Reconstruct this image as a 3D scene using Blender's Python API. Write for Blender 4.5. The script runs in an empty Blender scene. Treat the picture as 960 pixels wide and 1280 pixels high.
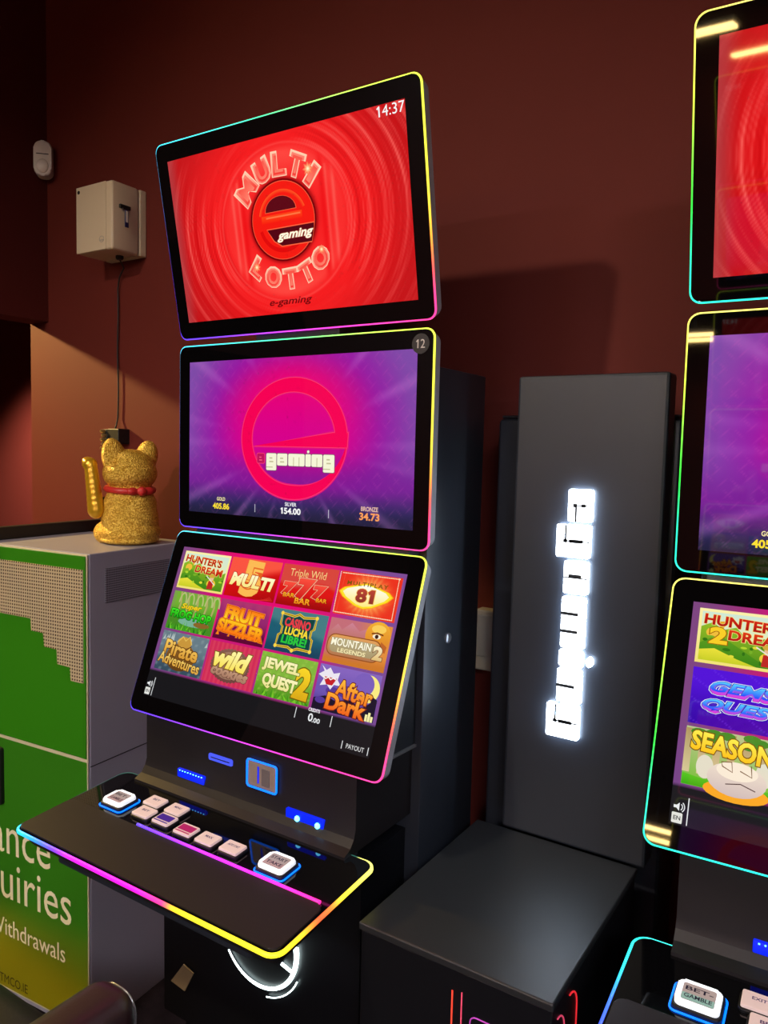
import bpy, bmesh, math, random
import numpy as np
from mathutils import Matrix, Vector, noise
random.seed(4)
S = bpy.context.scene
COL = S.collection
ZO = 1.66                      # height of the middle display's centre above the floor
R = math.radians

# ------------------------------------------------------------------ camera
cam = bpy.data.cameras.new('camera'); cam_o = bpy.data.objects.new('camera', cam); COL.objects.link(cam_o)
cam.sensor_fit = 'VERTICAL'; cam.sensor_height = 36.0; cam.sensor_width = 27.0
cam.lens = 961.81 / 1280 * 36.0
cam.clip_start = 0.02
_y, _p, _r = 0.5759, -0.0768, 0.0249
fw = Vector((-math.sin(_y) * math.cos(_p), math.cos(_y) * math.cos(_p), math.sin(_p)))
rt = Vector((math.cos(_y), math.sin(_y), 0)); up = rt.cross(fw)
rt2 = rt * math.cos(_r) + up * math.sin(_r); up2 = -rt * math.sin(_r) + up * math.cos(_r)
M = Matrix((rt2, up2, -fw)).transposed().to_4x4(); M.translation = Vector((1.0339, -1.2323, -0.0241 + ZO))
cam_o.matrix_world = M
S.camera = cam_o

# ------------------------------------------------------------------ world, lights, exposure
w = bpy.data.worlds.new('world'); S.world = w; w.use_nodes = True
w.node_tree.nodes['Background'].inputs[0].default_value = (0.02, 0.016, 0.014, 1)
w.node_tree.nodes['Background'].inputs[1].default_value = 0.5
S.view_settings.view_transform = 'Standard'; S.view_settings.look = 'None'
S.view_settings.exposure = 0.0; S.view_settings.gamma = 1.0
try: S.view_settings.use_curve_mapping = False
except Exception: pass

def lamp(name, kind, loc, energy, color, size=0.06, target=None, spot=None, blend=.5, size_y=None):
    l = bpy.data.lights.new(name, kind); l.energy = energy; l.color = color
    if kind in ('POINT', 'SPOT'): l.shadow_soft_size = size
    if kind == 'AREA':
        l.size = size
        if size_y: l.shape = 'RECTANGLE'; l.size_y = size_y
    if kind == 'SPOT': l.spot_size = spot; l.spot_blend = blend
    o = bpy.data.objects.new(name, l); COL.objects.link(o); o.location = loc
    if target is not None: o.rotation_euler = (Vector(target) - Vector(loc)).to_track_quat('-Z', 'Y').to_euler()
    return o
KEY = (-0.40, -2.05, ZO + 1.56)
lamp('downlight_beam', 'SPOT', (KEY[0], KEY[1], KEY[2] - .04), 135, (1.0, .83, .64), .05, (-.1, 0.1, ZO - .50), R(92), 1.0)
lamp('side_room_beam', 'SPOT', (-2.75, -0.25, ZO + 0.86), 260, (1.0, .66, .22), .04, (-1.0, .3, ZO - .2), R(100), .6)
lamp('side_room_spot', 'SPOT', (-2.6, .70, ZO + .70), 220, (1.0, .86, .70), .05, (-2.9, 1.30, ZO - .80), R(75), 1.0)

# ------------------------------------------------------------------ helpers
def lin(c):
    c = [x / 255.0 for x in c[:3]]
    return tuple(x / 12.92 if x <= .04045 else ((x + .055) / 1.055) ** 2.4 for x in c) + (1.0,)
def linv(a):
    a = np.clip(np.asarray(a, float) / 255.0, 0, 1)
    return np.where(a <= .04045, a / 12.92, ((a + .055) / 1.055) ** 2.4)

def mat(name, col, rough=.5, metal=0., spec=.5, emit=None, es=1., coat=0., bump=None, var=None, nodes=None):
    m = bpy.data.materials.new(name); m.use_nodes = True
    nt = m.node_tree; b = nt.nodes['Principled BSDF']
    b.inputs['Base Color'].default_value = lin(col); b.inputs['Roughness'].default_value = rough
    b.inputs['Metallic'].default_value = metal; b.inputs['Specular IOR Level'].default_value = spec
    b.inputs['Coat Weight'].default_value = coat
    if emit is not None:
        b.inputs['Emission Color'].default_value = lin(emit); b.inputs['Emission Strength'].default_value = es
    if bump or var:
        tc = nt.nodes.new('ShaderNodeTexCoord'); n = nt.nodes.new('ShaderNodeTexNoise')
        nt.links.new(tc.outputs['Object'], n.inputs['Vector'])
        n.inputs['Scale'].default_value = (bump or var)[0]; n.inputs['Detail'].default_value = 6
        if bump:
            bp = nt.nodes.new('ShaderNodeBump'); bp.inputs['Strength'].default_value = bump[1]; bp.inputs['Distance'].default_value = bump[2]
            nt.links.new(n.outputs['Fac'], bp.inputs['Height']); nt.links.new(bp.outputs['Normal'], b.inputs['Normal'])
        if var:
            n2 = nt.nodes.new('ShaderNodeTexNoise'); n2.inputs['Scale'].default_value = var[0]; n2.inputs['Detail'].default_value = 4
            nt.links.new(tc.outputs['Object'], n2.inputs['Vector'])
            rp = nt.nodes.new('ShaderNodeValToRGB'); k = var[1]
            rp.color_ramp.elements[0].position = .3; rp.color_ramp.elements[1].position = .7
            rp.color_ramp.elements[0].color = tuple(x * (1 - k) for x in lin(col)[:3]) + (1,)
            rp.color_ramp.elements[1].color = tuple(min(1, x * (1 + k)) for x in lin(col)[:3]) + (1,)
            nt.links.new(n2.outputs['Fac'], rp.inputs['Fac']); nt.links.new(rp.outputs['Color'], b.inputs['Base Color'])
    return m

def attr_mat(name, strength, rough=.08, spec=.5, base=(4, 4, 5), print_=False):
    m = mat(name, base, rough, 0, spec)
    nt = m.node_tree; b = nt.nodes['Principled BSDF']; a = nt.nodes.new('ShaderNodeAttribute'); a.attribute_name = 'Col'
    if print_: nt.links.new(a.outputs['Color'], b.inputs['Base Color'])
    else:
        nt.links.new(a.outputs['Color'], b.inputs['Emission Color']); b.inputs['Emission Strength'].default_value = strength
    return m

MT = {}
MT['screen'] = attr_mat('lit_display_picture', 1.0, .03)
MT['led'] = attr_mat('coloured_led_strip', 2.0, .4)
MT['print'] = attr_mat('printed_ink', 0, .45, .3, print_=True)
MT['glass'] = mat('black_display_glass', (7, 6, 7), .025, 0, .5)
MT['casing'] = mat('black_satin_casing', (30, 32, 36), .36, 0, .5, bump=(900, .08, .001))
MT['casing_dark'] = mat('black_powder_coat', (37, 41, 48), .40, 0, .5, bump=(700, .12, .001), var=(3, .12))
MT['satin_top'] = mat('satin_black_top_sheet', (44, 46, 48), .42, .35, 1.0, bump=(700, .1, .001))
MT['casing_shaded'] = mat('shade_darkened_casing', (13, 14, 18), .4, 0, .4, bump=(700, .1, .001))  # shade low on the belly and pedestal is put into this near-black colour
MT['bezel'] = mat('grey_painted_bezel_edge', (172, 175, 180), .42, .1, .5)
MT['gloss'] = mat('black_gloss_deck_glass', (6, 6, 8), .045, 0, .5)
MT['pad'] = mat('dark_wrist_pad', (31, 26, 29), .5, 0, .3, bump=(1300, .15, .0005))
MT['riser'] = mat('brushed_black_riser', (36, 33, 34), .42, .4, .5, var=(4, .2))
MT['silver'] = mat('silver_trim', (170, 170, 172), .3, .8, .5)
MT['beige_panel'] = mat('beige_reader_plate', (150, 132, 116), .5, .2, .4)
MT['reader_grey'] = mat('grey_reader_panel', (104, 96, 92), .45)
MT['white_cap'] = mat('backlit_white_button_rim', (225, 228, 232), .3, 0, .5, emit=(235, 245, 255), es=.75)
MT['cap_face'] = mat('backlit_button_legend_plate', (190, 170, 165), .3, 0, .5, emit=(205, 178, 172), es=.55)
MT['blue_led'] = mat('blue_led', (10, 30, 200), .3, 0, .5, emit=(0, 110, 255), es=2.2)
MT['blue_deep'] = mat('deep_blue_lit_slot', (5, 10, 120), .25, 0, .5, emit=(5, 40, 255), es=.9)
MT['blue_hot'] = mat('bright_cyan_led_dot', (60, 180, 255), .3, 0, .5, emit=(90, 200, 255), es=6)
MT['slot_violet'] = mat('blue_violet_lit_slot', (40, 50, 170), .3, 0, .5, emit=(66, 84, 225), es=1.0)
MT['white_led'] = mat('white_led_tube', (240, 250, 250), .3, 0, .5, emit=(225, 250, 250), es=6)
MT['sign'] = mat('white_lit_sign_face', (250, 250, 250), .4, 0, .4, emit=(236, 246, 255), es=4.2)
MT['sign_edge'] = mat('white_lit_sign_edge', (250, 250, 250), .4, 0, .4, emit=(205, 228, 255), es=26.0)
MT['sign_slit'] = mat('dark_sign_slit', (40, 48, 56), .5)
MT['black'] = mat('matt_black_plastic', (10, 10, 11), .5)
MT['rubber'] = mat('black_rubber', (14, 13, 13), .6)
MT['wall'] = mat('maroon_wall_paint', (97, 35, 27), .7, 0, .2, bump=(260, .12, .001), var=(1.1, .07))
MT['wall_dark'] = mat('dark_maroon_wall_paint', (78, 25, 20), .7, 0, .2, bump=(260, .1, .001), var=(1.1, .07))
MT['ceil'] = mat('dark_ceiling_paint', (42, 30, 28), .8, 0, .2)
MT['floor'] = mat('dark_patterned_carpet', (38, 30, 34), .95, 0, .1, bump=(400, .5, .004), var=(14, .5))
MT['kiosk'] = mat('light_grey_powder_coat', (158, 156, 168), .45, .1, .45, bump=(900, .05, .0005))
MT['cream'] = mat('cream_enamel', (206, 190, 160), .38, 0, .45)
MT['offwhite'] = mat('off_white_plastic', (205, 200, 190), .35, 0, .5)
MT['socket'] = mat('beige_trunking_plastic', (170, 165, 150), .5)
MT['leather'] = mat('dark_brown_leather', (46, 28, 30), .38, 0, .5, bump=(220, .25, .001))
MT['seat'] = mat('black_leather_kiosk_tint', (26, 28, 24), .4, 0, .5, bump=(220, .25, .001))  # greenish base colour stands in for the green kiosk's reflection
MT['red_ribbon'] = mat('red_collar', (190, 40, 40), .4, 0, .5)
MT['tag'] = mat('tan_card', (150, 130, 95), .7)
MT['brass'] = mat('brass_connector', (190, 165, 110), .3, .8, .5)
MT['orange_line'] = mat('orange_lit_line', (255, 80, 60), .4, 0, .4, emit=(235, 60, 40), es=.9)
MT['pink_line'] = mat('pink_lit_line', (255, 90, 120), .4, 0, .4, emit=(200, 60, 90), es=.8)
MT['violet_line'] = mat('violet_lit_line', (190, 70, 190), .4, 0, .4, emit=(130, 50, 130), es=.8)
MT['red_line'] = mat('red_lit_line', (255, 50, 50), .4, 0, .4, emit=(225, 40, 50), es=.9)
MT['tube'] = mat('warm_strip_lamp_diffuser', (255, 240, 200), .4, 0, .4, emit=(255, 212, 130), es=50)
MT['fill_panel'] = mat('added_fill_diffuser', (250, 245, 240), .4, 0, .4, emit=(240, 236, 246), es=68)  # glow of the unseen panels added as fill light
MT['lens'] = mat('downlight_lens', (255, 240, 220), .4, 0, .4, emit=(255, 225, 180), es=20)

def gold():
    m = mat('glittered_gold', (226, 178, 52), .36, .4, .6)
    nt = m.node_tree; b = nt.nodes['Principled BSDF']
    tc = nt.nodes.new('ShaderNodeTexCoord'); v = nt.nodes.new('ShaderNodeTexVoronoi'); v.inputs['Scale'].default_value = 300
    nt.links.new(tc.outputs['Object'], v.inputs['Vector'])
    bp = nt.nodes.new('ShaderNodeBump'); bp.inputs['Strength'].default_value = .9; bp.inputs['Distance'].default_value = .003
    nt.links.new(v.outputs['Distance'], bp.inputs['Height']); nt.links.new(bp.outputs['Normal'], b.inputs['Normal'])
    rp = nt.nodes.new('ShaderNodeValToRGB'); rp.color_ramp.elements[0].color = lin((196, 142, 22)); rp.color_ramp.elements[1].color = lin((250, 212, 92))
    rp.color_ramp.elements[0].position = .15; rp.color_ramp.elements[1].position = .85
    sp = nt.nodes.new('ShaderNodeSeparateColor'); nt.links.new(v.outputs['Color'], sp.inputs[0]); nt.links.new(sp.outputs[0], rp.inputs['Fac']); nt.links.new(rp.outputs['Color'], b.inputs['Base Color'])
    return m
MT['gold'] = gold()
MT['gold_smooth'] = mat('smooth_gold_lacquer', (205, 160, 35), .28, .5, .6, bump=(60, .2, .003))

def perforated(name, col, hole, pitch, rad):
    """flat metal with a fine square grid of small round holes (object x / z)"""
    m = mat(name, col, .5, .1, .4)
    nt = m.node_tree; b = nt.nodes['Principled BSDF']; N = nt.nodes.new; L = nt.links.new
    tc = N('ShaderNodeTexCoord'); sp = N('ShaderNodeSeparateXYZ'); L(tc.outputs['Object'], sp.inputs[0])
    def cell(sock):
        d = N('ShaderNodeMath'); d.operation = 'DIVIDE'; L(sock, d.inputs[0]); d.inputs[1].default_value = pitch
        f = N('ShaderNodeMath'); f.operation = 'FRACT'; L(d.outputs[0], f.inputs[0])
        s = N('ShaderNodeMath'); s.operation = 'SUBTRACT'; L(f.outputs[0], s.inputs[0]); s.inputs[1].default_value = .5
        q = N('ShaderNodeMath'); q.operation = 'MULTIPLY'; L(s.outputs[0], q.inputs[0]); L(s.outputs[0], q.inputs[1])
        return q.outputs[0]
    a = N('ShaderNodeMath'); a.operation = 'ADD'
    mx = N('ShaderNodeMath'); mx.operation = 'ADD'; L(sp.outputs[0], mx.inputs[0]); L(sp.outputs[1], mx.inputs[1])
    L(cell(mx.outputs[0]), a.inputs[0]); L(cell(sp.outputs[2]), a.inputs[1])
    lt = N('ShaderNodeMath'); lt.operation = 'LESS_THAN'; L(a.outputs[0], lt.inputs[0]); lt.inputs[1].default_value = rad * rad
    mixn = N('ShaderNodeMix'); mixn.data_type = 'RGBA'; L(lt.outputs[0], mixn.inputs[0])
    mixn.inputs[6].default_value = lin(col); mixn.inputs[7].default_value = lin(hole); L(mixn.outputs[2], b.inputs['Base Color'])
    return m
MT['perf'] = perforated('perforated_beige_metal', (196, 178, 142), (66, 48, 30), .0093, .30)
MT['vent'] = perforated('fine_vent_mesh', (140, 138, 150), (40, 40, 50), .0062, .34)

def link(name, me, parent=None, m=None):
    o = bpy.data.objects.new(name, me); COL.objects.link(o)
    if m is not None and not me.materials:
        for k in (m if isinstance(m, (list, tuple)) else [m]): me.materials.append(MT[k] if isinstance(k, str) else k)
    if parent is not None: o.parent = parent
    return o
def empty(name, loc=(0, 0, 0), rz=0., label=None, cat=None, group=None):
    o = bpy.data.objects.new(name, None); COL.objects.link(o); o.location = loc; o.rotation_euler = (0, 0, rz)
    o.empty_display_size = .1
    tag(o, label, cat, group); return o
def tag(o, label=None, cat=None, group=None, kind=None):
    if label: o['label'] = label
    if cat: o['category'] = cat
    if group: o['group'] = group
    if kind: o['kind'] = kind
    return o
def from_bm(name, bm, parent=None, m=None, X=None, smooth=None):
    if X is not None: bmesh.ops.transform(bm, matrix=X, verts=bm.verts)
    bmesh.ops.recalc_face_normals(bm, faces=bm.faces)
    me = bpy.data.meshes.new(name); bm.to_mesh(me); bm.free()
    if smooth is not None:
        me.shade_smooth() if hasattr(me, 'shade_smooth') else None
        try: me.set_sharp_from_angle(angle=R(smooth))
        except Exception: pass
    return link(name, me, parent, m)
def bm_box(bm, c, s, bev=0., seg=2, rot=None):
    t = Matrix.Translation(c)
    if rot is not None: t = t @ rot
    r = bmesh.ops.create_cube(bm, size=1, matrix=t @ Matrix.Diagonal((*s, 1)))
    if bev > 0:
        es = list({e for v in r['verts'] for e in v.link_edges})
        bmesh.ops.bevel(bm, geom=es, offset=bev, segments=seg, affect='EDGES', profile=.5)
def box(name, parent, m, c, s, bev=0., seg=2, rot=None, X=None):
    bm = bmesh.new(); bm_box(bm, c, s, bev, seg, rot); return from_bm(name, bm, parent, m, X, (19 if seg < 4 else 70) if bev else None)
def bm_prism(bm, pts, z0, z1, bev=0., seg=2, inset=0.):
    """pts in xy (ccw), extruded z0..z1; inset shrinks the z0 outline about its middle"""
    cx = sum(p[0] for p in pts) / len(pts); cy = sum(p[1] for p in pts) / len(pts)
    a = [bm.verts.new((p[0], p[1], z1)) for p in pts]
    b = []
    for p in pts:
        dx, dy = p[0] - cx, p[1] - cy
        b.append(bm.verts.new((p[0] - math.copysign(min(abs(dx), inset), dx), p[1] - math.copysign(min(abs(dy), inset), dy), z0)))
    n = len(pts); fa = bm.faces.new(a); fb = bm.faces.new(b[::-1])
    for i in range(n): bm.faces.new((a[i], b[i], b[(i + 1) % n], a[(i + 1) % n]))
    if bev > 0:
        bmesh.ops.bevel(bm, geom=list(fa.edges), offset=bev, segments=seg, affect='EDGES', profile=.5)
def prism(name, parent, m, pts, z0, z1, X=None, bev=0., inset=0., seg=2):
    bm = bmesh.new(); bm_prism(bm, pts, z0, z1, bev, seg, inset); return from_bm(name, bm, parent, m, X, 19)
def rrect(w, h, r, n=6, cx=0., cy=0.):
    out = []
    for (sx, sy, a0) in ((1, 1, 0), (-1, 1, 90), (-1, -1, 180), (1, -1, 270)):
        for i in range(n + 1):
            a = R(a0 + 90 * i / n)
            out.append((cx + sx * (w / 2 - r) + r * math.cos(a), cy + sy * (h / 2 - r) + r * math.sin(a)))
    return out
def bm_tube(bm, pts, rad, closed=False, n=8):
    """tube along points; rad a number or one per point. returns vertex rings"""
    pts = [Vector(p) for p in pts]; k = len(pts); rings = []
    prev = None
    for i in range(k):
        a = pts[i - 1] if (closed or i > 0) else pts[i]; b = pts[(i + 1) % k] if (closed or i < k - 1) else pts[i]
        t = (b - a).normalized()
        ref = prev if prev is not None else (Vector((0, 0, 1)) if abs(t.z) < .9 else Vector((1, 0, 0)))
        u = (ref - t * ref.dot(t)).normalized(); v = t.cross(u); prev = u
        r = rad[i] if isinstance(rad, (list, tuple)) else rad
        rings.append([bm.verts.new(pts[i] + (u * math.cos(2 * math.pi * j / n) + v * math.sin(2 * math.pi * j / n)) * r) for j in range(n)])
    for i in range(k if closed else k - 1):
        A, B = rings[i], rings[(i + 1) % k]
        for j in range(n): bm.faces.new((A[j], A[(j + 1) % n], B[(j + 1) % n], B[j]))
    if not closed: bm.faces.new(rings[0][::-1]); bm.faces.new(rings[-1])
    return rings
def tube(name, parent, m, pts, rad, closed=False, n=8, X=None):
    bm = bmesh.new(); bm_tube(bm, pts, rad, closed, n); return from_bm(name, bm, parent, m, X, 50)
def led_tube(name, parent, pts, rad, colf, closed=True, X=None, n=6):
    """glowing tube with one colour per point along it"""
    bm = bmesh.new(); bm_tube(bm, pts, rad, closed, n)
    vs = [v.co.copy() for v in bm.verts]
    cols = []
    for i in range(len(pts)): cols += [colf(i, pts[i])] * n
    bmesh.ops.recalc_face_normals(bm, faces=bm.faces)
    bm.verts.index_update()
    if X is not None: bmesh.ops.transform(bm, matrix=X, verts=bm.verts)
    me = bpy.data.meshes.new(name); bm.to_mesh(me); bm.free()
    a = me.color_attributes.new('Col', 'FLOAT_COLOR', 'POINT')
    arr = np.ones((len(cols), 4)); arr[:, :3] = linv(np.array(cols)); a.data.foreach_set('color', arr.ravel())
    me.shade_smooth()
    return link(name, me, parent, 'led')
def lathe(bm, prof, n=24, X=None):
    rings = []
    for (r, z) in prof:
        rings.append([bm.verts.new((X or Matrix()) @ Vector((r * math.cos(2 * math.pi * j / n), r * math.sin(2 * math.pi * j / n), z))) for j in range(n)])
    for A, B in zip(rings, rings[1:]):
        for j in range(n): bm.faces.new((A[j], A[(j + 1) % n], B[(j + 1) % n], B[j]))
    bm.faces.new(rings[0][::-1]); bm.faces.new(rings[-1])

# ------------------------------------------------------------------ flat print and screen pictures
_glyph = {}
def _raw(body, bold=0., shear=0.):
    c = bpy.data.curves.new('lettering', 'FONT'); c.body = body; c.size = 1; c.offset = bold; c.shear = shear; c.resolution_u = 3
    o = bpy.data.objects.new('lettering', c); me = o.to_mesh()
    V = np.array([v.co[:2] for v in me.vertices]).reshape(-1, 2); F = [tuple(p.vertices) for p in me.polygons]
    o.to_mesh_clear(); bpy.data.objects.remove(o); bpy.data.curves.remove(c); return V, F
def glyphs(body, bold=0., shear=0., spacing=1.):
    k = (body, round(bold, 4), shear, spacing)
    if '1' in body and k not in _glyph:            # a one with a flag, set between the font's own figures
        hw = lambda q: (lambda X: X.max() - X.min())(_raw(q)[0][:, 0])
        x = 0.; VV = []; FF = []; n = 0
        for ch in body:
            adv = .50 if ch == '1' else hw('H' + ch + 'H') - hw('HH')
            if ch == '1':
                b = bold; h = .682
                V = np.array([(.22 - b, -b), (.33 + b, -b), (.33 + b, h + b), (.25 - b, h + b), (.09 - b, .56 + b * .3), (.13 - b * .4, .47 - b), (.22 - b, .52 - b)]); F = [tuple(range(7))]
            else: V, F = _raw(ch, bold, shear)
            VV.append(V + (x, 0)); FF += [tuple(i + n for i in f) for f in F]; n += len(V); x += adv * spacing
        _glyph[k] = (np.concatenate(VV), FF)
    if k not in _glyph:
        c = bpy.data.curves.new('lettering', 'FONT'); c.body = body; c.size = 1; c.offset = bold; c.shear = shear
        c.space_character = spacing; c.resolution_u = 3
        o = bpy.data.objects.new('lettering', c); me = o.to_mesh()
        V = np.array([v.co[:2] for v in me.vertices]); F = [tuple(p.vertices) for p in me.polygons]
        o.to_mesh_clear(); bpy.data.objects.remove(o); bpy.data.curves.remove(c)
        _glyph[k] = (V, F)
    return _glyph[k]

class Art:
    """coloured flat shapes in millimetres, each new shape a hair above the one before"""
    def __init__(s, z0=.3, dz=.05): s.v = []; s.f = []; s.c = []; s.z = z0; s.dz = dz
    def _add(s, V, F, C):
        n = len(s.v); s.v += [(float(x), float(y), s.z) for x, y in V]
        s.f += [tuple(i + n for i in f) for f in F]; s.c += [tuple(c[:3]) for c in C]; s.z += s.dz
    def poly(s, pts, col, col2=None):
        if col2 is None: C = [col] * len(pts)
        else:
            ys = [p[1] for p in pts]; a, b = min(ys), max(ys)
            C = [tuple(col2[k] + (col[k] - col2[k]) * (p[1] - a) / max(b - a, 1e-6) for k in range(3)) for p in pts]
        s._add(pts, [tuple(range(len(pts)))], C); return s
    def rect(s, x0, y0, x1, y1, col, col2=None): return s.poly([(x0, y0), (x1, y0), (x1, y1), (x0, y1)], col, col2)
    def ell(s, cx, cy, rx, ry, col, n=24, col2=None, rot=0):
        c_, s_ = math.cos(R(rot)), math.sin(R(rot)); P = []
        for i in range(n):
            a = 2 * math.pi * i / n; x, y = rx * math.cos(a), ry * math.sin(a); P.append((cx + x * c_ - y * s_, cy + x * s_ + y * c_))
        return s.poly(P, col, col2)
    def rr(s, cx, cy, w, h, r, col, col2=None): return s.poly(rrect(w, h, r, 4, cx, cy), col, col2)
    def band(s, outer, inner, col, col2=None, closed=True):
        n = len(outer); V = list(outer) + list(inner); C = [col] * n + [col2 or col] * n
        F = [(i, (i + 1) % n, n + (i + 1) % n, n + i) for i in range(n if closed else n - 1)]
        s._add(V, F, C); return s
    def ring(s, cx, cy, rx, ry, t, col, a0=0, a1=360, n=48, col2=None):
        cl = abs(a1 - a0) >= 360; k = n if cl else n + 1
        A = [R(a0 + (a1 - a0) * i / n) for i in range(k)]
        o = [(cx + rx * math.cos(a), cy + ry * math.sin(a)) for a in A]; q = [(cx + (rx - t) * math.cos(a), cy + (ry - t) * math.sin(a)) for a in A]
        return s.band(o, q, col, col2, cl)
    def line(s, pts, t, col, closed=False):
        k = len(pts); o = []; q = []
        for i in range(k):
            a = pts[i - 1] if (closed or i) else pts[i]; b = pts[(i + 1) % k] if (closed or i < k - 1) else pts[i]
            dx, dy = b[0] - a[0], b[1] - a[1]; d = math.hypot(dx, dy) or 1; nx, ny = -dy / d * t / 2, dx / d * t / 2
            o.append((pts[i][0] + nx, pts[i][1] + ny)); q.append((pts[i][0] - nx, pts[i][1] - ny))
        return s.band(o, q, col, None, closed)
    def grid(s, x0, y0, x1, y1, nx, ny, fn):
        X, Y = np.meshgrid(np.linspace(x0, x1, nx + 1), np.linspace(y0, y1, ny + 1)); C = fn(X, Y).reshape(-1, 3)
        V = np.stack([X.ravel(), Y.ravel()], 1); F = [(j * (nx + 1) + i, j * (nx + 1) + i + 1, (j + 1) * (nx + 1) + i + 1, (j + 1) * (nx + 1) + i) for j in range(ny) for i in range(nx)]
        s._add(V, F, C); return s
    def text(s, body, cx, cy, wd, ht, col, col2=None, bold=0., shear=0., rot=0., out=None, spacing=1., taper=0.):
        """lettering fitted into a wd x ht box (either may be None); out = (colour, extra weight)"""
        V, F = glyphs(body, bold, shear, spacing)
        lo, hi = V.min(0), V.max(0); sz = hi - lo
        sy = ht / sz[1] if ht else wd / sz[0]; sx = wd / sz[0] if wd else sy
        mid = (lo + hi) / 2; c_, s_ = math.cos(R(rot)), math.sin(R(rot))
        def put(V, F, ca, cb):
            q = (V - mid) * (sx, sy)
            if taper: q = q * np.stack([np.ones(len(q)), 1 + taper * q[:, 0] / (sz[0] * sx)], 1)
            t = np.clip((V[:, 1] - lo[1]) / sz[1], 0, 1)[:, None]
            C = np.array(cb or ca, float)[None] * (1 - t) + np.array(ca, float)[None] * t
            P = np.stack([cx + q[:, 0] * c_ - q[:, 1] * s_, cy + q[:, 0] * s_ + q[:, 1] * c_], 1)
            s._add(P, F, C)
        if out:
            for o in (out if isinstance(out, list) else [out]):
                V2, F2 = glyphs(body, bold + o[1], shear, spacing); put(V2, F2, o[0], None)
        put(V, F, col, col2); return s
    def build(s, name, parent, X=None, m='screen', scale=.001):
        V = np.array(s.v) * scale
        me = bpy.data.meshes.new(name)
        if X is not None:
            A = np.array(X); V = V @ A[:3, :3].T + A[:3, 3]
        me.from_pydata(V.tolist(), [], s.f); me.validate(); me.update()
        a = me.color_attributes.new('Col', 'FLOAT_COLOR', 'POINT')
        arr = np.ones((len(s.c), 4)); arr[:, :3] = linv(np.array(s.c, float)); a.data.foreach_set('color', arr.ravel())
        return link(name, me, parent, m)

def mixc(a, b, t):
    t = np.clip(t, 0, 1)[..., None]; return np.asarray(a, float) * (1 - t) + np.asarray(b, float) * t
def sstep(a, b, x): t = np.clip((x - a) / (b - a), 0, 1); return t * t * (3 - 2 * t)

# ------------------------------------------------------------------ the room
def plane(name, pts, m, kind='structure'):
    me = bpy.data.meshes.new(name); me.from_pydata(pts, [], [tuple(range(len(pts)))]); return tag(link(name, me, None, m), kind=kind)
CE = 3.35; WY = .45; WX = -1.51; RX = 3.6; FY = -9.6
tag(box('floor', None, 'floor', (0, (FY + 1.6) / 2, -.05), (9.4, 1.6 - FY + .4, .1)), kind='structure')
tag(box('ceiling', None, 'ceil', (0, (FY + 1.6) / 2, CE + .05), (9.4, 1.6 - FY + .4, .1)), kind='structure')
tag(box('wall_back', None, 'wall', ((-1.62 + RX + .1) / 2, WY + .05, CE / 2), (RX + .1 + 1.62, .1, CE)), kind='structure')
tag(box('wall_right', None, 'wall', (RX + .05, (FY + WY) / 2, CE / 2), (.1, WY - FY, CE)), kind='structure')
tag(box('wall_front', None, 'wall', (-.5, FY - .05, CE / 2), (8.3, .1, CE)), kind='structure')
# left wall: a bulkhead over an opening to the side room, solid again nearer the camera
bm = bmesh.new()
LB = ZO + .413
bm_box(bm, (WX - .055, (WY - 1.9) / 2, (CE + LB) / 2), (.11, WY + 1.9, CE - LB))
bm_box(bm, (WX - .055, (FY - 1.9) / 2, CE / 2), (.11, -1.9 - FY, CE))
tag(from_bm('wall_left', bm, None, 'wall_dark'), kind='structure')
tag(box('wall_side_room_back', None, 'wall', (-3.0, 1.35, CE / 2), (2.9, .1, CE)), kind='structure')
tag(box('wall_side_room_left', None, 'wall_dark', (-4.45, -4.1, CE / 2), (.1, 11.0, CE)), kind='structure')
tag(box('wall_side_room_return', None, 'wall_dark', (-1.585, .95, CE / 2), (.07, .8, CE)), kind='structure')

# ------------------------------------------------------------------ pictures shown on the displays
def picture_red():
    a = Art()
    def f(u, v):
        r = np.hypot((u - 3) / 1.12, v - 3); th = np.arctan2(v - 3, (u - 3) / 1.12)
        c = mixc((246, 28, 30), (196, 22, 26), sstep(150, 300, r))
        w1 = 9 * np.sin(th * 1 + .6) + 4 * np.sin(th * 3 + 2)
        k = .42 * np.sin((r + w1) * .17 + .4) + .3 * np.sin((r - w1) * .43 + 1.3) + .2 * np.sin((r + .5 * w1) * .97) + .16 * np.sin(r * 2.3 + w1)
        k *= .45 + .55 * np.clip(np.sin(th * 2 + .9) + .5 * np.sin(th * 5 + r * .02), -1, 1)
        out = sstep(128, 150, r)
        c = mixc(c, (255, 110, 100), np.clip(k, 0, 1) * .8 * out); c = mixc(c, (196, 6, 12), np.clip(-k, 0, 1) * .8 * out)
        c = mixc(c, (255, 82, 76), np.exp(-((r - 147) / 2.2) ** 2) * .6)
        c = mixc(c, (255, 74, 66), sstep(60, 132, r) * (1 - out) * (.35 + .55 * np.abs(np.sin(th)) ** 2))
        st = np.exp(-((np.abs(u - 3) - 128) / 4) ** 2) + np.exp(-((np.abs(u - 3) - 112) / 3) ** 2) * .8 + np.exp(-((np.abs(u - 3) - 102) / 7) ** 2) * -.5
        c = mixc(c, (255, 108, 96), np.clip(st, 0, 1) * (1 - out) * .6 * (np.abs(v) < 95)); c = mixc(c, (230, 0, 8), np.clip(-st, 0, 1) * (1 - out))
        c = mixc(c, (176, 62, 66), sstep(-262, -299, u) * .8)  # pinkish left edge is a reflection put into the picture colours
        c = mixc(c, (150, 8, 12), np.exp(-((np.hypot((u - 2) / 1.1, v - 9) - 76) / 5) ** 2) * .8)
        return c
    a.grid(-298.8, -168.1, 298.8, 168.1, 260, 146, f)
    return a
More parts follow.
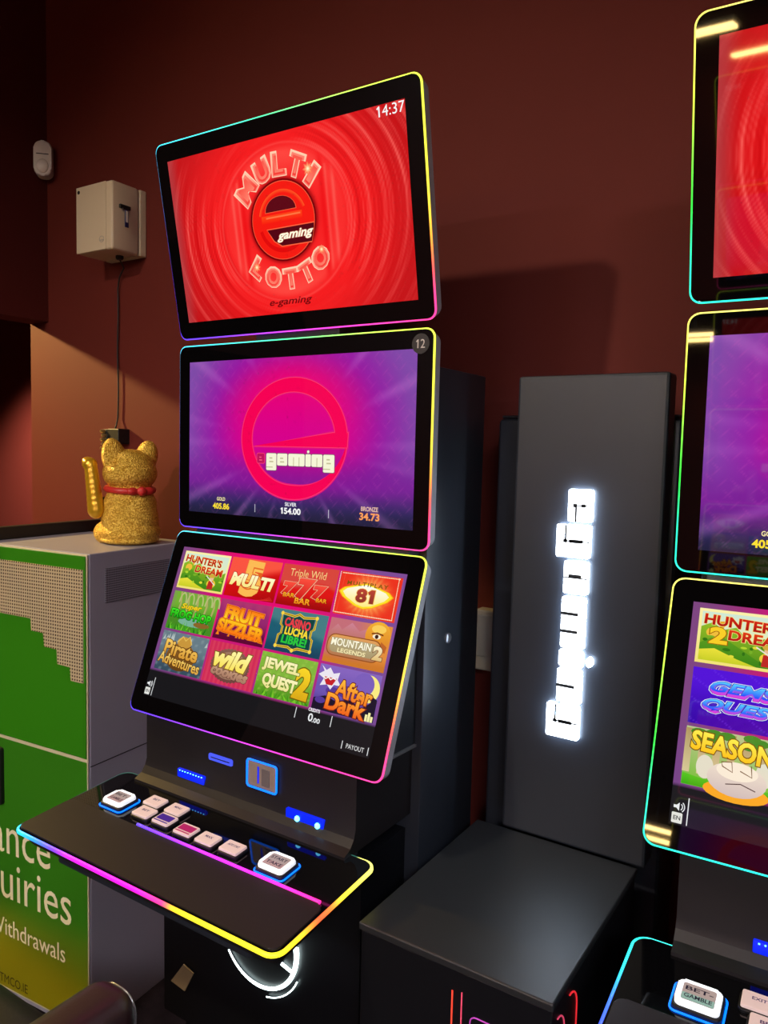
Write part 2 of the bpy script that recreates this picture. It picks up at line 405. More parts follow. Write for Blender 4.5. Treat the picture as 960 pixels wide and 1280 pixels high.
def emblem_red():
    a = Art(1.0)
    a.ell(2, 9, 84, 77, (120, 0, 6), 48); a.ell(2, 9, 80, 73.5, (255, 92, 60), 48); a.ell(2, 9, 78.8, 72.3, (247, 26, 16), 48)
    a.ring(2, 9, 62, 58, 7, (255, 84, 34), 20, 165, col2=(247, 26, 16)); a.ring(2, 9, 64, 60, 8, (225, 10, 10), 195, 320)
    P = [(-40, 28)] + [(-1 + 39 * math.cos(R(t)), 28 + 27 * math.sin(R(t))) for t in range(180, -1, -15)]
    a.poly([(x * 1.04, 27 + (y - 28) * 1.06) for x, y in P], (255, 96, 60)); a.poly(P, (92, 6, 20))
    a.rect(-52, 8, 52, 22, (255, 70, 22), (250, 30, 14)); a.rect(-40, 16, 48, 19, (255, 116, 64))
    a.poly([(-42, -3), (80, -3), (79, -14), (70, -40), (-6, -40), (-26, -28)], (255, 96, 60))
    a.poly([(-40, -5), (79, -5), (78, -14), (70, -38), (-5, -38), (-24, -27)], (84, 4, 18))
    a.text('gaming', 30, -21, 92, 21, (255, 250, 222), bold=.03, shear=.35, out=((190, 60, 30), .03))
    return a
def arc_text(parent, X, body, cx, cy, r, A, h, ws, down=False):
    for ch, t, w_ in zip(body, A, ws):
        a = Art(1.6); rot = t + 90 if down else t - 90
        x, y = cx + r * 1.06 * math.cos(R(t)), cy + r * math.sin(R(t))
        a.text(ch, x, y, w_, h, (255, 206, 172), (255, 120, 104), bold=.04, rot=rot, out=((255, 214, 180), .026))
        a.text(ch, x, y, w_ * .84, h * .88, (255, 132, 112), (248, 60, 52), bold=.035, rot=rot)
        a.text(ch, x, y, w_ * .62, h * .70, (250, 84, 70), (255, 130, 108), bold=.02, rot=rot)
        a.build('screen_letter', parent, X)
def letters_red(parent, X):
    arc_text(parent, X, 'MULTI', 2, 3, 110, (137, 110, 88, 66, 45), 44, [52, 40, 34, 38, 17])
    arc_text(parent, X, 'LOTTO', 4, 12, 114, (229, 250, 272, 292, 313), 40, [32, 42, 38, 38, 44], True)
    a = Art(2.2)
    for (x, y, s) in ((77, 92, 13), (-78, -72, 10), (92, -56, 9)):
        for k, c in ((1, (255, 120, 84)), (.7, (255, 160, 110)), (.45, (255, 205, 150)), (.22, (255, 250, 200))):
            a.poly([(x + s * k * (1 if i % 2 == 0 else .62) * math.cos(R(i * 22.5)), y + s * k * (1 if i % 2 == 0 else .62) * math.sin(R(i * 22.5))) for i in range(16)], c)
    tag(a.build('screen_sparkles', parent, X), kind='stuff')
    a = Art(1.6); a.text('e-gaming', 1, -147, 112, 17, (112, 6, 10), bold=.015, shear=.3); a.build('screen_wordmark', parent, X)
def picture_violet():
    a = Art()
    def f(u, v):
        c = mixc((214, 0, 140), (236, 0, 112), sstep(-20, 150, v)); r = np.hypot(u / 1.3, v - 20)
        c = mixc(c, (150, 24, 160), sstep(90, 190, r)); c = mixc(c, (126, 74, 166), sstep(180, 300, r + .15 * np.abs(u)))
        c = mixc(c, (120, 26, 146), sstep(-10, -95, v) * .8); c = mixc(c, (48, 40, 92), sstep(-88, -150, v)); c = mixc(c, (30, 30, 52), sstep(-130, -172, v) * .8)
        th = np.arctan2(v + 10, u - 5); ray = np.clip(np.sin(th * 9 + .8) * np.sin(th * 23 + 2), 0, 1) ** 2
        c = mixc(c, (196, 120, 206), ray * sstep(120, 210, r) * .34)
        d1 = np.abs(((u * .9 + v) / 26) % 1 - .5); d2 = np.abs(((u * .9 - v) / 26) % 1 - .5)
        c = mixc(c, (226, 90, 190), (np.maximum(sstep(.455, .5, d1), sstep(.455, .5, d2))) * .16 * sstep(60, 150, r))
        return c
    a.grid(-298.8, -168.1, 298.8, 168.1, 200, 112, f); return a
def emblem_violet():
    a = Art(1.0); cx, cy = 4, 0
    hi = (255, 60, 110); c = (246, 0, 84)
    def e(rx, ry, ir, cc, g):
        A = [R(t) for t in range(4, 352, 6)] + [R(352)]
        o = [(cx + (rx + g) * math.cos(t), cy + (ry + g) * math.sin(t)) for t in A]; q = []
        for t in A:
            k = 1 - .92 * max(0, (math.degrees(t) - 270) / 82) ** 1.3 if math.degrees(t) > 270 else 1
            th = (28 + 2 * g) * k + .6
            q.append((cx + (rx + g - th) * math.cos(t), cy + (ry + g - th) * math.sin(t)))
        a.band(o, q, cc, None, False)
        a.poly([(-101 - 3 * g, -16 - g), (144 + g, -16 - g), (146 + g, 13 + g), (110 - g, 13 + g)], cc)
    e(140, 125, 28, (226, 20, 120), 3.5); e(140, 125, 28, hi, 1.2); e(140, 125, 28, c, 0)
    return a
def block_letters(a, body, x0, x1, yb, yt, face, edge, slit):
    """chunky rounded sign letters that nearly fill their cell"""
    wd = {'m': 1.55, 'i': .52}; tot = sum(wd.get(k, 1) for k in body); x = x0; s = (x1 - x0) / tot; h = yt - yb
    for ch in body:
        ww = s * wd.get(ch, 1) * .93; cx = x + s * wd.get(ch, 1) / 2; lo = yb - (h * .42 if ch == 'g' else 0)
        a.rr(cx, (lo + yt) / 2, ww + 2.6, yt - lo + 2.6, 4, edge); a.rr(cx, (lo + yt) / 2, ww, yt - lo, 3, face)
        if ch == 'm':
            for k in (-.17, .17): a.rect(cx + ww * k - 1, yb, cx + ww * k + 1, yb + h * .72, slit)
        elif ch == 'n': a.rect(cx - 1, yb, cx + 1, yb + h * .72, slit)
        elif ch == 'i': a.ell(cx, yt + 5, 4, 4, edge); a.ell(cx, yt + 5, 3, 3, face)
        else:
            a.rect(cx - ww * .2, yb + h * .55, cx + ww * .1, yb + h * .66, slit); a.rect(cx - ww * .2, yb + h * .25, cx + ww * .2, yb + h * .36, slit)
            if ch == 'g': a.rect(cx - ww * .5, lo + h * .22, cx + ww * .15, lo + h * .30, slit)
        x += s * wd.get(ch, 1)
def letters_violet(parent, X):
    a = Art(1.6); block_letters(a, 'e', -92, -70, -52, -32, (190, 20, 90), (255, 60, 110), (255, 90, 130))
    block_letters(a, 'gaming', -66, 116, -56, -31, (246, 246, 214), (120, 70, 110), (196, 190, 150)); a.build('screen_wordmark', parent, X)
    for n_, x, y0, y1, w0, w1, h0, h1, c0, c1 in (('GOLD 405.86', -197, -135, -151, 25, 50, 8, 13.5, (255, 240, 170), (255, 226, 50)), ('SILVER 154.00', 3, -136, -150, 31, 54, 8, 13.5, (240, 240, 245), (250, 250, 250)), ('BRONZE 34.73', 201, -134, -149, 40, 47, 9, 15, (235, 190, 170), (255, 160, 90))):
        a = Art(1.6); p_, q_ = n_.split(); a.text(p_, x, y0, w0, h0, c0, bold=.02); a.text(q_, x, y1, w1, h1, c1, bold=.03); a.build('prize_amount', parent, X)
    for x in (-96, 102): Art(1.6).rect(x - .7, -158, x + .7, -141, (200, 196, 215)).build('divider_line', parent, X)

# game tiles, 140 x 84 mm each, drawn about their own middle
TW, TH = 141, 85
def tile(n):
    a = Art(.9); W2, H2 = TW / 2, TH / 2
    bg = lambda c1, c2: a.rect(-W2, -H2, W2, H2, c1, c2)
    def vgrid(f, nx=36, ny=22): a.grid(-W2, -H2, W2, H2, nx, ny, f)
    rnd = random.Random(n)
    if n in (0, 12):
        bg((252, 240, 170), (244, 226, 120)); a.rect(-66, -38, 66, 38, (206, 232, 214), (250, 238, 150))
        a.poly([(-66, -38), (-66, 14), (-50, 22), (-34, 12), (-16, 18), (4, -2), (24, 6), (44, -6), (66, 4), (66, -38)], (150, 190, 40), (74, 140, 24))
        a.poly([(-66, -12), (-40, 4), (-8, -14), (20, -30), (30, -38), (-66, -38)], (96, 160, 34), (60, 132, 22))
        a.poly([(-66, -38), (-66, -22), (-44, -18), (-12, -30), (16, -38)], (238, 226, 60), (200, 206, 40))
        a.poly([(-36, 10), (-28, 26), (-44, 24)], (232, 170, 40)); a.ell(-48, 6, 10, 8, (240, 190, 60))
        for i in range(16): a.ell(rnd.uniform(-62, 62), rnd.uniform(-34, 0), rnd.uniform(2, 6), rnd.uniform(1.5, 3.5), rnd.choice([(180, 214, 50), (50, 116, 20), (226, 220, 60), (120, 176, 40)]), 10)
        a.text("HUNTER'S", -6, 24, 112, 17, (214, 40, 22), (168, 16, 16), bold=.035, rot=-3, out=((250, 214, 120), .03))
        if n == 12: a.text('2', -40, 2, 26, 26, (250, 206, 40), bold=.04, out=((160, 96, 10), .03))
        a.text('DREAM', 16, 3, 84, 16, (226, 60, 22), (176, 20, 16), bold=.035, rot=-3, out=((252, 224, 130), .03))
        a.ell(32, -24, 13, 9, (240, 206, 60)); a.ell(31, -12, 6, 6, (236, 190, 150)); a.ell(31, -7, 9, 4, (210, 170, 60)); a.poly([(24, -18), (38, -18), (40, -36), (22, -36)], (190, 40, 36)); a.line([(14, -8), (44, -26)], 2, (236, 230, 214))
    elif n == 1:
        vgrid(lambda u, v: mixc(mixc((250, 84, 64), (206, 14, 14), sstep(-.25, .1, (u * .25 - v) / 60)), (170, 6, 8), sstep(0, .9, (u * .25 - v - 10) / 60)))
        for k in range(12): a.line([(6 + 62 * math.cos(R(-80 + k * 4)), -14 + 30 * math.sin(R(-80 + k * 4))), (40 + k * 2.5, -40)], .5, (240, 60, 50))
        for k, c in ((.05, (226, 96, 30)), (.02, (252, 196, 90)), (-.02, (232, 110, 40)), (-.04, (252, 186, 84))): a.text('5', -1, 0, 56, 78, c, bold=k + .06, rot=-3)
        a.text('MULTI', 0, -6, 122, 28, (255, 252, 206), (250, 232, 130), bold=.05, shear=.15, rot=-2, out=((190, 30, 16), .04))
    elif n == 2:
        vgrid(lambda u, v: mixc(mixc((216, 70, 60), (222, 22, 20), sstep(6, -2, v - np.abs(u) * .0 - 6 * np.sin(u * .05))), (160, 6, 8), sstep(-10, -42, v)))
        a.text('Triple Wild', -4, 24, 92, 20, (252, 226, 150), (240, 190, 110), bold=-.004)
        for x, h, wd in ((-44, 28, 34), (34, 28, 34), (-2, 42, 44)): a.text('7', x, -8 if h < 40 else -5, wd, h, (252, 80, 62), (206, 20, 20), bold=.08, shear=.1, out=[((250, 190, 150), .035), ((170, 10, 14), .01)])
        for x, y, s in ((-40, -21, 1), (-2, -30, 1.35), (44, -23, .9)): a.text('BAR', x, y, 30 * s, 9 * s, (255, 190, 40), (240, 130, 20), bold=.03, out=((120, 30, 10), .05))
    elif n == 3:
        vgrid(lambda u, v: mixc(mixc((255, 170, 80), (236, 52, 30), sstep(8, 52, np.hypot(u / 1.3, v))), (255, 196, 100), .38 * (np.sin(np.arctan2(v, u) * 22) > 0.2) * sstep(60, 20, np.hypot(u, v))), 60, 36)
        for i in range(48):
            x = -67 + 134 * i / 47
            for y in (-39, 39): a.rect(x - .9, y - .9, x + .9, y + .9, (255, 244, 200))
        for i in range(28):
            y = -39 + 78 * i / 27
            for x in (-67, 67): a.rect(x - .9, y - .9, x + .9, y + .9, (255, 244, 200))
        def dia(k): return [(-60 * k, 2), (-50 * k, 10 * k), (-22 * k, 15 * k + 2), (0, 20 * k + 2), (22 * k, 15 * k + 2), (50 * k, 10 * k), (60 * k, 2), (50 * k, -8 * k), (20 * k, -22 * k), (0, -26 * k), (-20 * k, -22 * k), (-50 * k, -8 * k)]
        a.poly(dia(1.05), (250, 170, 20)); a.poly(dia(1), (255, 226, 40)); a.poly(dia(.88), (255, 255, 244), (255, 236, 130))
        a.text('MULTIPLAY', 0, 20, 94, 8, (120, 84, 10), bold=.02, spacing=1.25)
        a.text('81', 0, -2, 42, 27, (190, 70, 52), (140, 50, 40), bold=.05, out=((250, 190, 90), .03))
    elif n == 4:
        vgrid(lambda u, v: mixc(mixc((116, 176, 50), (70, 138, 34), sstep(20, -20, v)), (128, 150, 90), .5 * (np.sin(u * .18 + 1) > .55) * sstep(-10, 24, v)))
        for x in (-46, -22, 6, 34, 56): a.line([(x, -10), (x + 4, 18), (x - 2, 42)], 5, (176, 170, 100)); a.ring(x + 8, 18, 12, 24, 4, (182, 190, 120), 0, 180, 14)
        a.ell(10, -22, 46, 9, (120, 176, 150)); a.ell(36, -24, 24, 6, (136, 100, 40))
        for i in range(34):
            x = rnd.uniform(-68, 62); a.poly([(x, -42), (x + 4, -42), (x + rnd.uniform(-7, 12), rnd.uniform(-36, -20))], rnd.choice([(60, 170, 30), (26, 120, 20), (120, 206, 50)]))
        a.text('Super', -4, 10, 62, 15, (250, 226, 40), (240, 186, 20), bold=.03, shear=.2, out=((110, 110, 10), .04))
        a.text('FROG HOP', 0, -8, 124, 19, (70, 236, 40), (24, 170, 20), bold=.04, rot=-2, out=((10, 84, 14), .05))
    elif n == 5:
        vgrid(lambda u, v: mixc(mixc((150, 40, 110), (92, 6, 50), sstep(10, -40, v)), (190, 60, 110), .6 * sstep(10, 42, v + 6 * np.sin(u * .2))))
        for (t, y, wd, ht) in (('FRUIT', 13, 106, 28), ('SIZZLER', -16, 130, 27)): a.text(t, 2, y, wd, ht, (250, 120, 20) if y > 0 else (255, 200, 30), (255, 214, 40) if y > 0 else (250, 110, 16), bold=.055, rot=-4, out=[((250, 130, 20), .06), ((150, 40, 10), .02)])
        for i in range(14): x = rnd.uniform(-60, 60); a.poly([(x - 3, -34), (x + 3, -34), (x + rnd.uniform(-2, 2), -26)], (250, 130, 20))
    elif n == 6:
        vgrid(lambda u, v: mixc(mixc((70, 124, 130), (30, 92, 112), sstep(14, -2, v + .2 * u)), (24, 66, 92), sstep(-10, -40, v)))
        P = [(-44, 34), (-12, 31), (0, 36), (12, 31), (44, 34), (43, 12), (37, 8), (37, -6), (43, -10), (44, -32), (12, -31), (0, -36), (-12, -31), (-44, -32), (-43, -10), (-37, -6), (-37, 8), (-43, 12)]
        a.line(P, 5, (250, 206, 50), True); a.line(P, 2, (120, 110, 30), True); a.poly([(x * .9, y * .9) for x, y in P], (14, 66, 62))
        for x, y in ((-44, 34), (44, 34), (44, -32), (-44, -32), (0, -36)): a.ell(x, y, 4, 4, (250, 216, 70), 10)
        a.text('CASINO', 0, 17, 66, 18, (236, 60, 70), bold=.04, rot=-3); a.text('LUCHA', 2, 0, 60, 16, (250, 220, 50), bold=.04, rot=-2); a.text('LIBRE!', 0, -17, 64, 17, (40, 196, 60), bold=.04, rot=-2)
    elif n == 7:
        vgrid(lambda u, v: mixc(mixc((196, 110, 120), (226, 140, 60), sstep(-10, 50, u)), (206, 120, 40), sstep(-16, -38, v)))
        a.poly([(-70, 14), (-52, 32), (-40, 22), (-20, 38), (0, 24), (18, 32), (20, 0), (-70, 0)], (206, 130, 150), (186, 110, 90))
        a.ell(42, 22, 28, 26, (244, 176, 50), 24, (220, 130, 40)); a.ell(42, 34, 16, 8, (250, 206, 90)); a.ell(40, 20, 9, 4.5, (250, 240, 210)); a.ell(40, 20, 4, 4, (60, 30, 20)); a.line([(28, 24), (40, 27), (54, 24)], 2.5, (110, 50, 20)); a.poly([(52, 12), (66, 4), (64, -8), (52, -4)], (190, 100, 40))
        a.rr(-6, -8, 124, 42, 17, (150, 80, 30)); a.rr(-6, -8, 119, 38, 15, (226, 160, 90), (180, 120, 80)); a.rr(-6, -8, 108, 28, 10, (188, 176, 130), (170, 150, 110))
        a.text('MOUNTAIN', -12, -2, 92, 15, (255, 250, 220), bold=.03, out=((110, 70, 40), .03)); a.text('LEGENDS', -8, -17, 64, 8, (250, 236, 180), bold=.02); a.text('2', 50, -10, 22, 26, (252, 240, 200), (226, 190, 120), bold=.05, out=((120, 70, 40), .03))
    elif n == 8:
        vgrid(lambda u, v: mixc(mixc((104, 124, 134), (54, 76, 92), sstep(20, -42, v)), (150, 166, 170), .5 * sstep(.3, 1, np.sin(u * .21) * np.sin(v * .3 + 1))))
        for i in range(9): x = rnd.uniform(-66, 66); a.poly([(x - 4, 22), (x + 4, 24), (x + 2, rnd.uniform(32, 42))], (180, 192, 190))
        a.ell(0, -8, 44, 30, (150, 100, 40), 20, (96, 60, 20)); a.ell(2, 24, 22, 12, (200, 150, 60), 16); a.line([(-20, 22), (-6, 36), (4, 28), (14, 38), (24, 22)], 3, (230, 190, 90))
        a.text('Pirate', -2, 6, 104, 32, (250, 206, 100), (214, 150, 50), bold=.03, rot=-4, out=((90, 54, 16), .04)); a.text('Adventures', 0, -19, 128, 23, (250, 220, 120), (226, 166, 60), bold=.02, rot=-5, out=((90, 54, 16), .04))
    elif n == 9:
        vgrid(lambda u, v: mixc((206, 40, 84), (226, 84, 100), sstep(.0, 1, np.sin(u * .5) * .5 + .5) * .5))
        P = [((52 + (3 if i % 2 else 0)) * math.cos(R(i * 5)) - 2, (33 + (2.4 if i % 2 else 0)) * math.sin(R(i * 5)) - 2) for i in range(72)]
        a.poly(P, (134, 96, 80), (110, 66, 60)); a.ell(-2, -2, 47, 28, (158, 120, 96))
        a.text('cookies', 2, -16, 104, 23, (206, 164, 130), (166, 120, 98), bold=.05, shear=.25, rot=-4, out=((84, 44, 40), .03))
        a.text('wild', 0, 10, 102, 40, (255, 250, 170), (250, 226, 90), bold=.05, shear=.25, rot=-3, out=((130, 90, 30), .04))
    elif n == 10:
        vgrid(lambda u, v: mixc(mixc((130, 182, 60), (84, 150, 30), sstep(10, -42, v)), (166, 206, 80), .6 * sstep(.2, 1, np.sin(u * .3 + v * .2) * np.sin(v * .35))))
        for i in range(26): x = rnd.uniform(-68, 64); a.poly([(x, -42), (x + 5, -42), (x + rnd.uniform(-9, 12), rnd.uniform(-36, -24))], rnd.choice([(60, 150, 20), (120, 200, 40), (44, 120, 20)]))
        a.text('2', 46, -4, 38, 60, (250, 216, 40), (220, 170, 20), bold=.06, rot=-3, out=((110, 90, 10), .03))
        a.text('JEWEL', -14, 18, 96, 27, (252, 246, 190), (236, 226, 140), bold=.05, rot=-2, out=((96, 120, 30), .04)); a.text('QUEST', -10, -14, 88, 29, (252, 246, 190), (236, 226, 140), bold=.05, rot=-3, out=((96, 120, 30), .04))
    elif n == 11:
        vgrid(lambda u, v: mixc(mixc((110, 84, 176), (134, 100, 190), sstep(0, 42, v)), (70, 46, 130), sstep(-4, -42, v)))
        a.ell(46, 14, 25, 25, (250, 234, 130)); a.ell(35, 20, 23, 21, (124, 94, 186))
        a.poly([(-70, -42), (-70, -22), (-44, -14), (-20, -20), (10, -12), (40, -22), (56, -10), (60, 2), (70, -2), (70, -42)], (26, 18, 40))
        for x, y, r_ in ((-30, -4, 16), (0, 0, 22), (22, -6, 14), (-54, -24, 12)): a.ell(x, y, r_, r_ * .5, (84, 56, 150))
        a.poly([(-66, 40), (-58, 30), (-70, 22), (-56, 16), (-62, 2), (-46, 6), (-36, -2), (-30, 8), (-14, 8), (-24, 18), (-22, 32), (-36, 28), (-46, 38), (-54, 32)], (236, 230, 240)); a.poly([(-58, 20), (-26, 20), (-34, 6), (-48, 6)], (196, 30, 40)); a.line([(-58, 20), (-52, 16), (-46, 20), (-40, 16), (-34, 20), (-28, 18)], 2.6, (250, 246, 240))
        for x, h in ((54, 12), (60, 16), (66, 10)): a.rect(x - 2.5, -42, x + 2.5, -42 + h, (246, 240, 170))
        a.text('After', 18, 2, 84, 33, (255, 190, 60), (244, 120, 30), bold=.03, rot=-5, out=((110, 30, 20), .04)); a.text('Dark', 6, -25, 92, 31, (255, 170, 50), (240, 96, 24), bold=.04, rot=-4, out=((110, 30, 20), .04))
    elif n == 13:
        vgrid(lambda u, v: mixc(mixc((84, 20, 216), (58, 8, 170), sstep(30, -40, v)), (120, 60, 240), .5 * (np.abs(((u * .8 + v * 1.3) / 40) % 1 - .5) < .02)), 70, 42)
        for (t, y, wd, x) in (('GEMS', 15, 92, 2), ('QUEST', -13, 118, 6)):
            a.text(t, x, y, wd, 21, (30, 130, 255), (236, 60, 220), bold=.05, shear=.3, rot=-1, out=[((236, 246, 255), .05), ((40, 20, 130), .02)])
            a.text(t, x, y + 2, wd * .99, 16, (90, 210, 255), (40, 70, 250), bold=.02, shear=.3, rot=-1)
    elif n == 14:
        bg((186, 196, 140), (110, 190, 40))
        for x in range(-66, 70, 20): a.rect(x - 5, -24, x + 5, 40, (176, 150, 96), (214, 200, 150))
        for i in range(10): a.ell(rnd.uniform(-66, 66), rnd.uniform(26, 40), 12, 6, (60, 140, 40), 12)
        a.poly([(-70, -42), (-70, -26), (-40, -30), (0, -22), (40, -30), (70, -24), (70, -42)], (96, 206, 40), (60, 170, 20))
        a.ell(-40, -12, 12, 17, (226, 222, 200)); a.ell(40, -8, 12, 17, (226, 222, 200)); a.ell(4, -40, 44, 14, (250, 170, 40)); a.ell(4, -22, 40, 24, (240, 226, 206), 24, (206, 190, 186)); a.ell(4, -10, 28, 13, (248, 236, 214))
        a.line([(-16, -6), (-2, -12), (-4, 2), (-18, 0)], 1.6, (120, 90, 60), True); a.line([(8, -8), (24, -14), (22, 2)], 1.6, (120, 90, 60)); a.line([(-10, -30), (10, -26), (30, -32)], 1.4, (60, 50, 50))
        a.text('SEASONS', 2, 20, 128, 29, (255, 240, 80), (250, 196, 30), bold=.04, rot=-4, out=((120, 80, 10), .04))
    return a
def menu_background(dark=(24, 23, 27)):
    a = Art()
    def f(u, v):
        c = mixc((126, 70, 128), (226, 10, 112), sstep(-290, -130, u)); c = mixc(c, (206, 30, 124), sstep(60, 160, u) * .6); c = mixc(c, (126, 76, 150), sstep(130, 230, u))
        c = mixc(c, (116, 70, 140), sstep(40, -108, v) * .55); return mixc(c, dark, (v < -108.5) * 1.)
    a.grid(-298.8, -168.1, 298.8, 168.1, 60, 62, f); return a
def menu_marks(parent, X):
    wh = (236, 238, 240); P = lambda a, n: a.build(n, parent, X)
    for x, y0, y1 in ((-273.7, -166, -127), (119, -133, -113), (204, -133, -113), (238, -164, -150), (295, -164, -150)): P(Art(1.2).rect(x - .7, y0, x + .7, y1, wh), 'divider_line')
    a = Art(1.2).poly([(-294, -144), (-290, -144), (-286, -148), (-286, -136), (-290, -140), (-294, -140)], wh)
    a.ring(-287, -142, 6, 6, 1.3, wh, -50, 50, 8); a.ring(-287, -142, 9, 9, 1.3, wh, -50, 50, 8); P(a, 'volume_icon')
    a = Art(1.2).rr(-288, -158, 15, 15, 1.5, (228, 228, 222)); a.text('EN', -288, -158, 10, 6, (60, 60, 60), bold=.02); P(a, 'language_key')
    a = Art(1.2).text('CREDITS', 161, -111, 27, 6.5, wh, bold=.03); a.text('0', 156, -125, 11, 15, wh, bold=.02); a.text('.00', 170, -128.5, 18, 9, wh, bold=.02); P(a, 'credit_meter')
    P(Art(1.2).text('PAYOUT', 267, -157, 39, 8.5, (226, 226, 226), bold=.0), 'payout_key')

# ------------------------------------------------------------------ the gaming terminal
OW, OH = .6622, .406
DISP = {'top': (-.035, .4212, -.1919), 'mid': (0., 0., 0.), 'bot': (-.0722, -.4069, .3545)}
def frame(n):
    cy, cz, t = DISP[n]
    x = Vector((1, 0, 0)); u = Vector((0, math.sin(t), math.cos(t))); nn = x.cross(u)
    X = Matrix((x, u, nn)).transposed().to_4x4(); X.translation = Vector((0, cy, cz + ZO)); return X
HUES = [(0, (255, 222, 60)), (14, (255, 238, 60)), (36, (245, 255, 60)), (62, (190, 255, 90)), (95, (80, 255, 170)), (130, (70, 235, 255)), (160, (60, 150, 255)), (195, (60, 70, 255)),
        (225, (90, 60, 255)), (255, (170, 60, 240)), (290, (255, 60, 190)), (322, (255, 60, 130)), (330, (255, 80, 80)), (342, (255, 150, 50)), (360, (255, 222, 60))]
def hue(a):
    a %= 360
    for (a0, c0), (a1, c1) in zip(HUES, HUES[1:]):
        if a <= a1:
            t = (a - a0) / (a1 - a0); return tuple(c0[k] + (c1[k] - c0[k]) * t for k in range(3))
HUES2 = [(0, (60, 255, 210)), (90, (255, 190, 60)), (130, (255, 240, 110)), (150, (235, 255, 70)), (175, (120, 245, 60)), (196, (40, 235, 60)), (212, (40, 245, 170)), (240, (40, 240, 220)), (300, (40, 190, 255)), (360, (60, 255, 210))]
def hue2(a):
    a %= 360
    for (a0, c0), (a1, c1) in zip(HUES2, HUES2[1:]):
        if a <= a1:
            t = (a - a0) / (a1 - a0); return tuple(c0[k] + (c1[k] - c0[k]) * t for k in range(3))
def dense(pts, step):
    out = []
    for i in range(len(pts)):
        a, b = Vector(pts[i]), Vector(pts[(i + 1) % len(pts)]); n = max(1, int((b - a).length / step))
        out += [a.lerp(b, k / n) for k in range(n)]
    return out

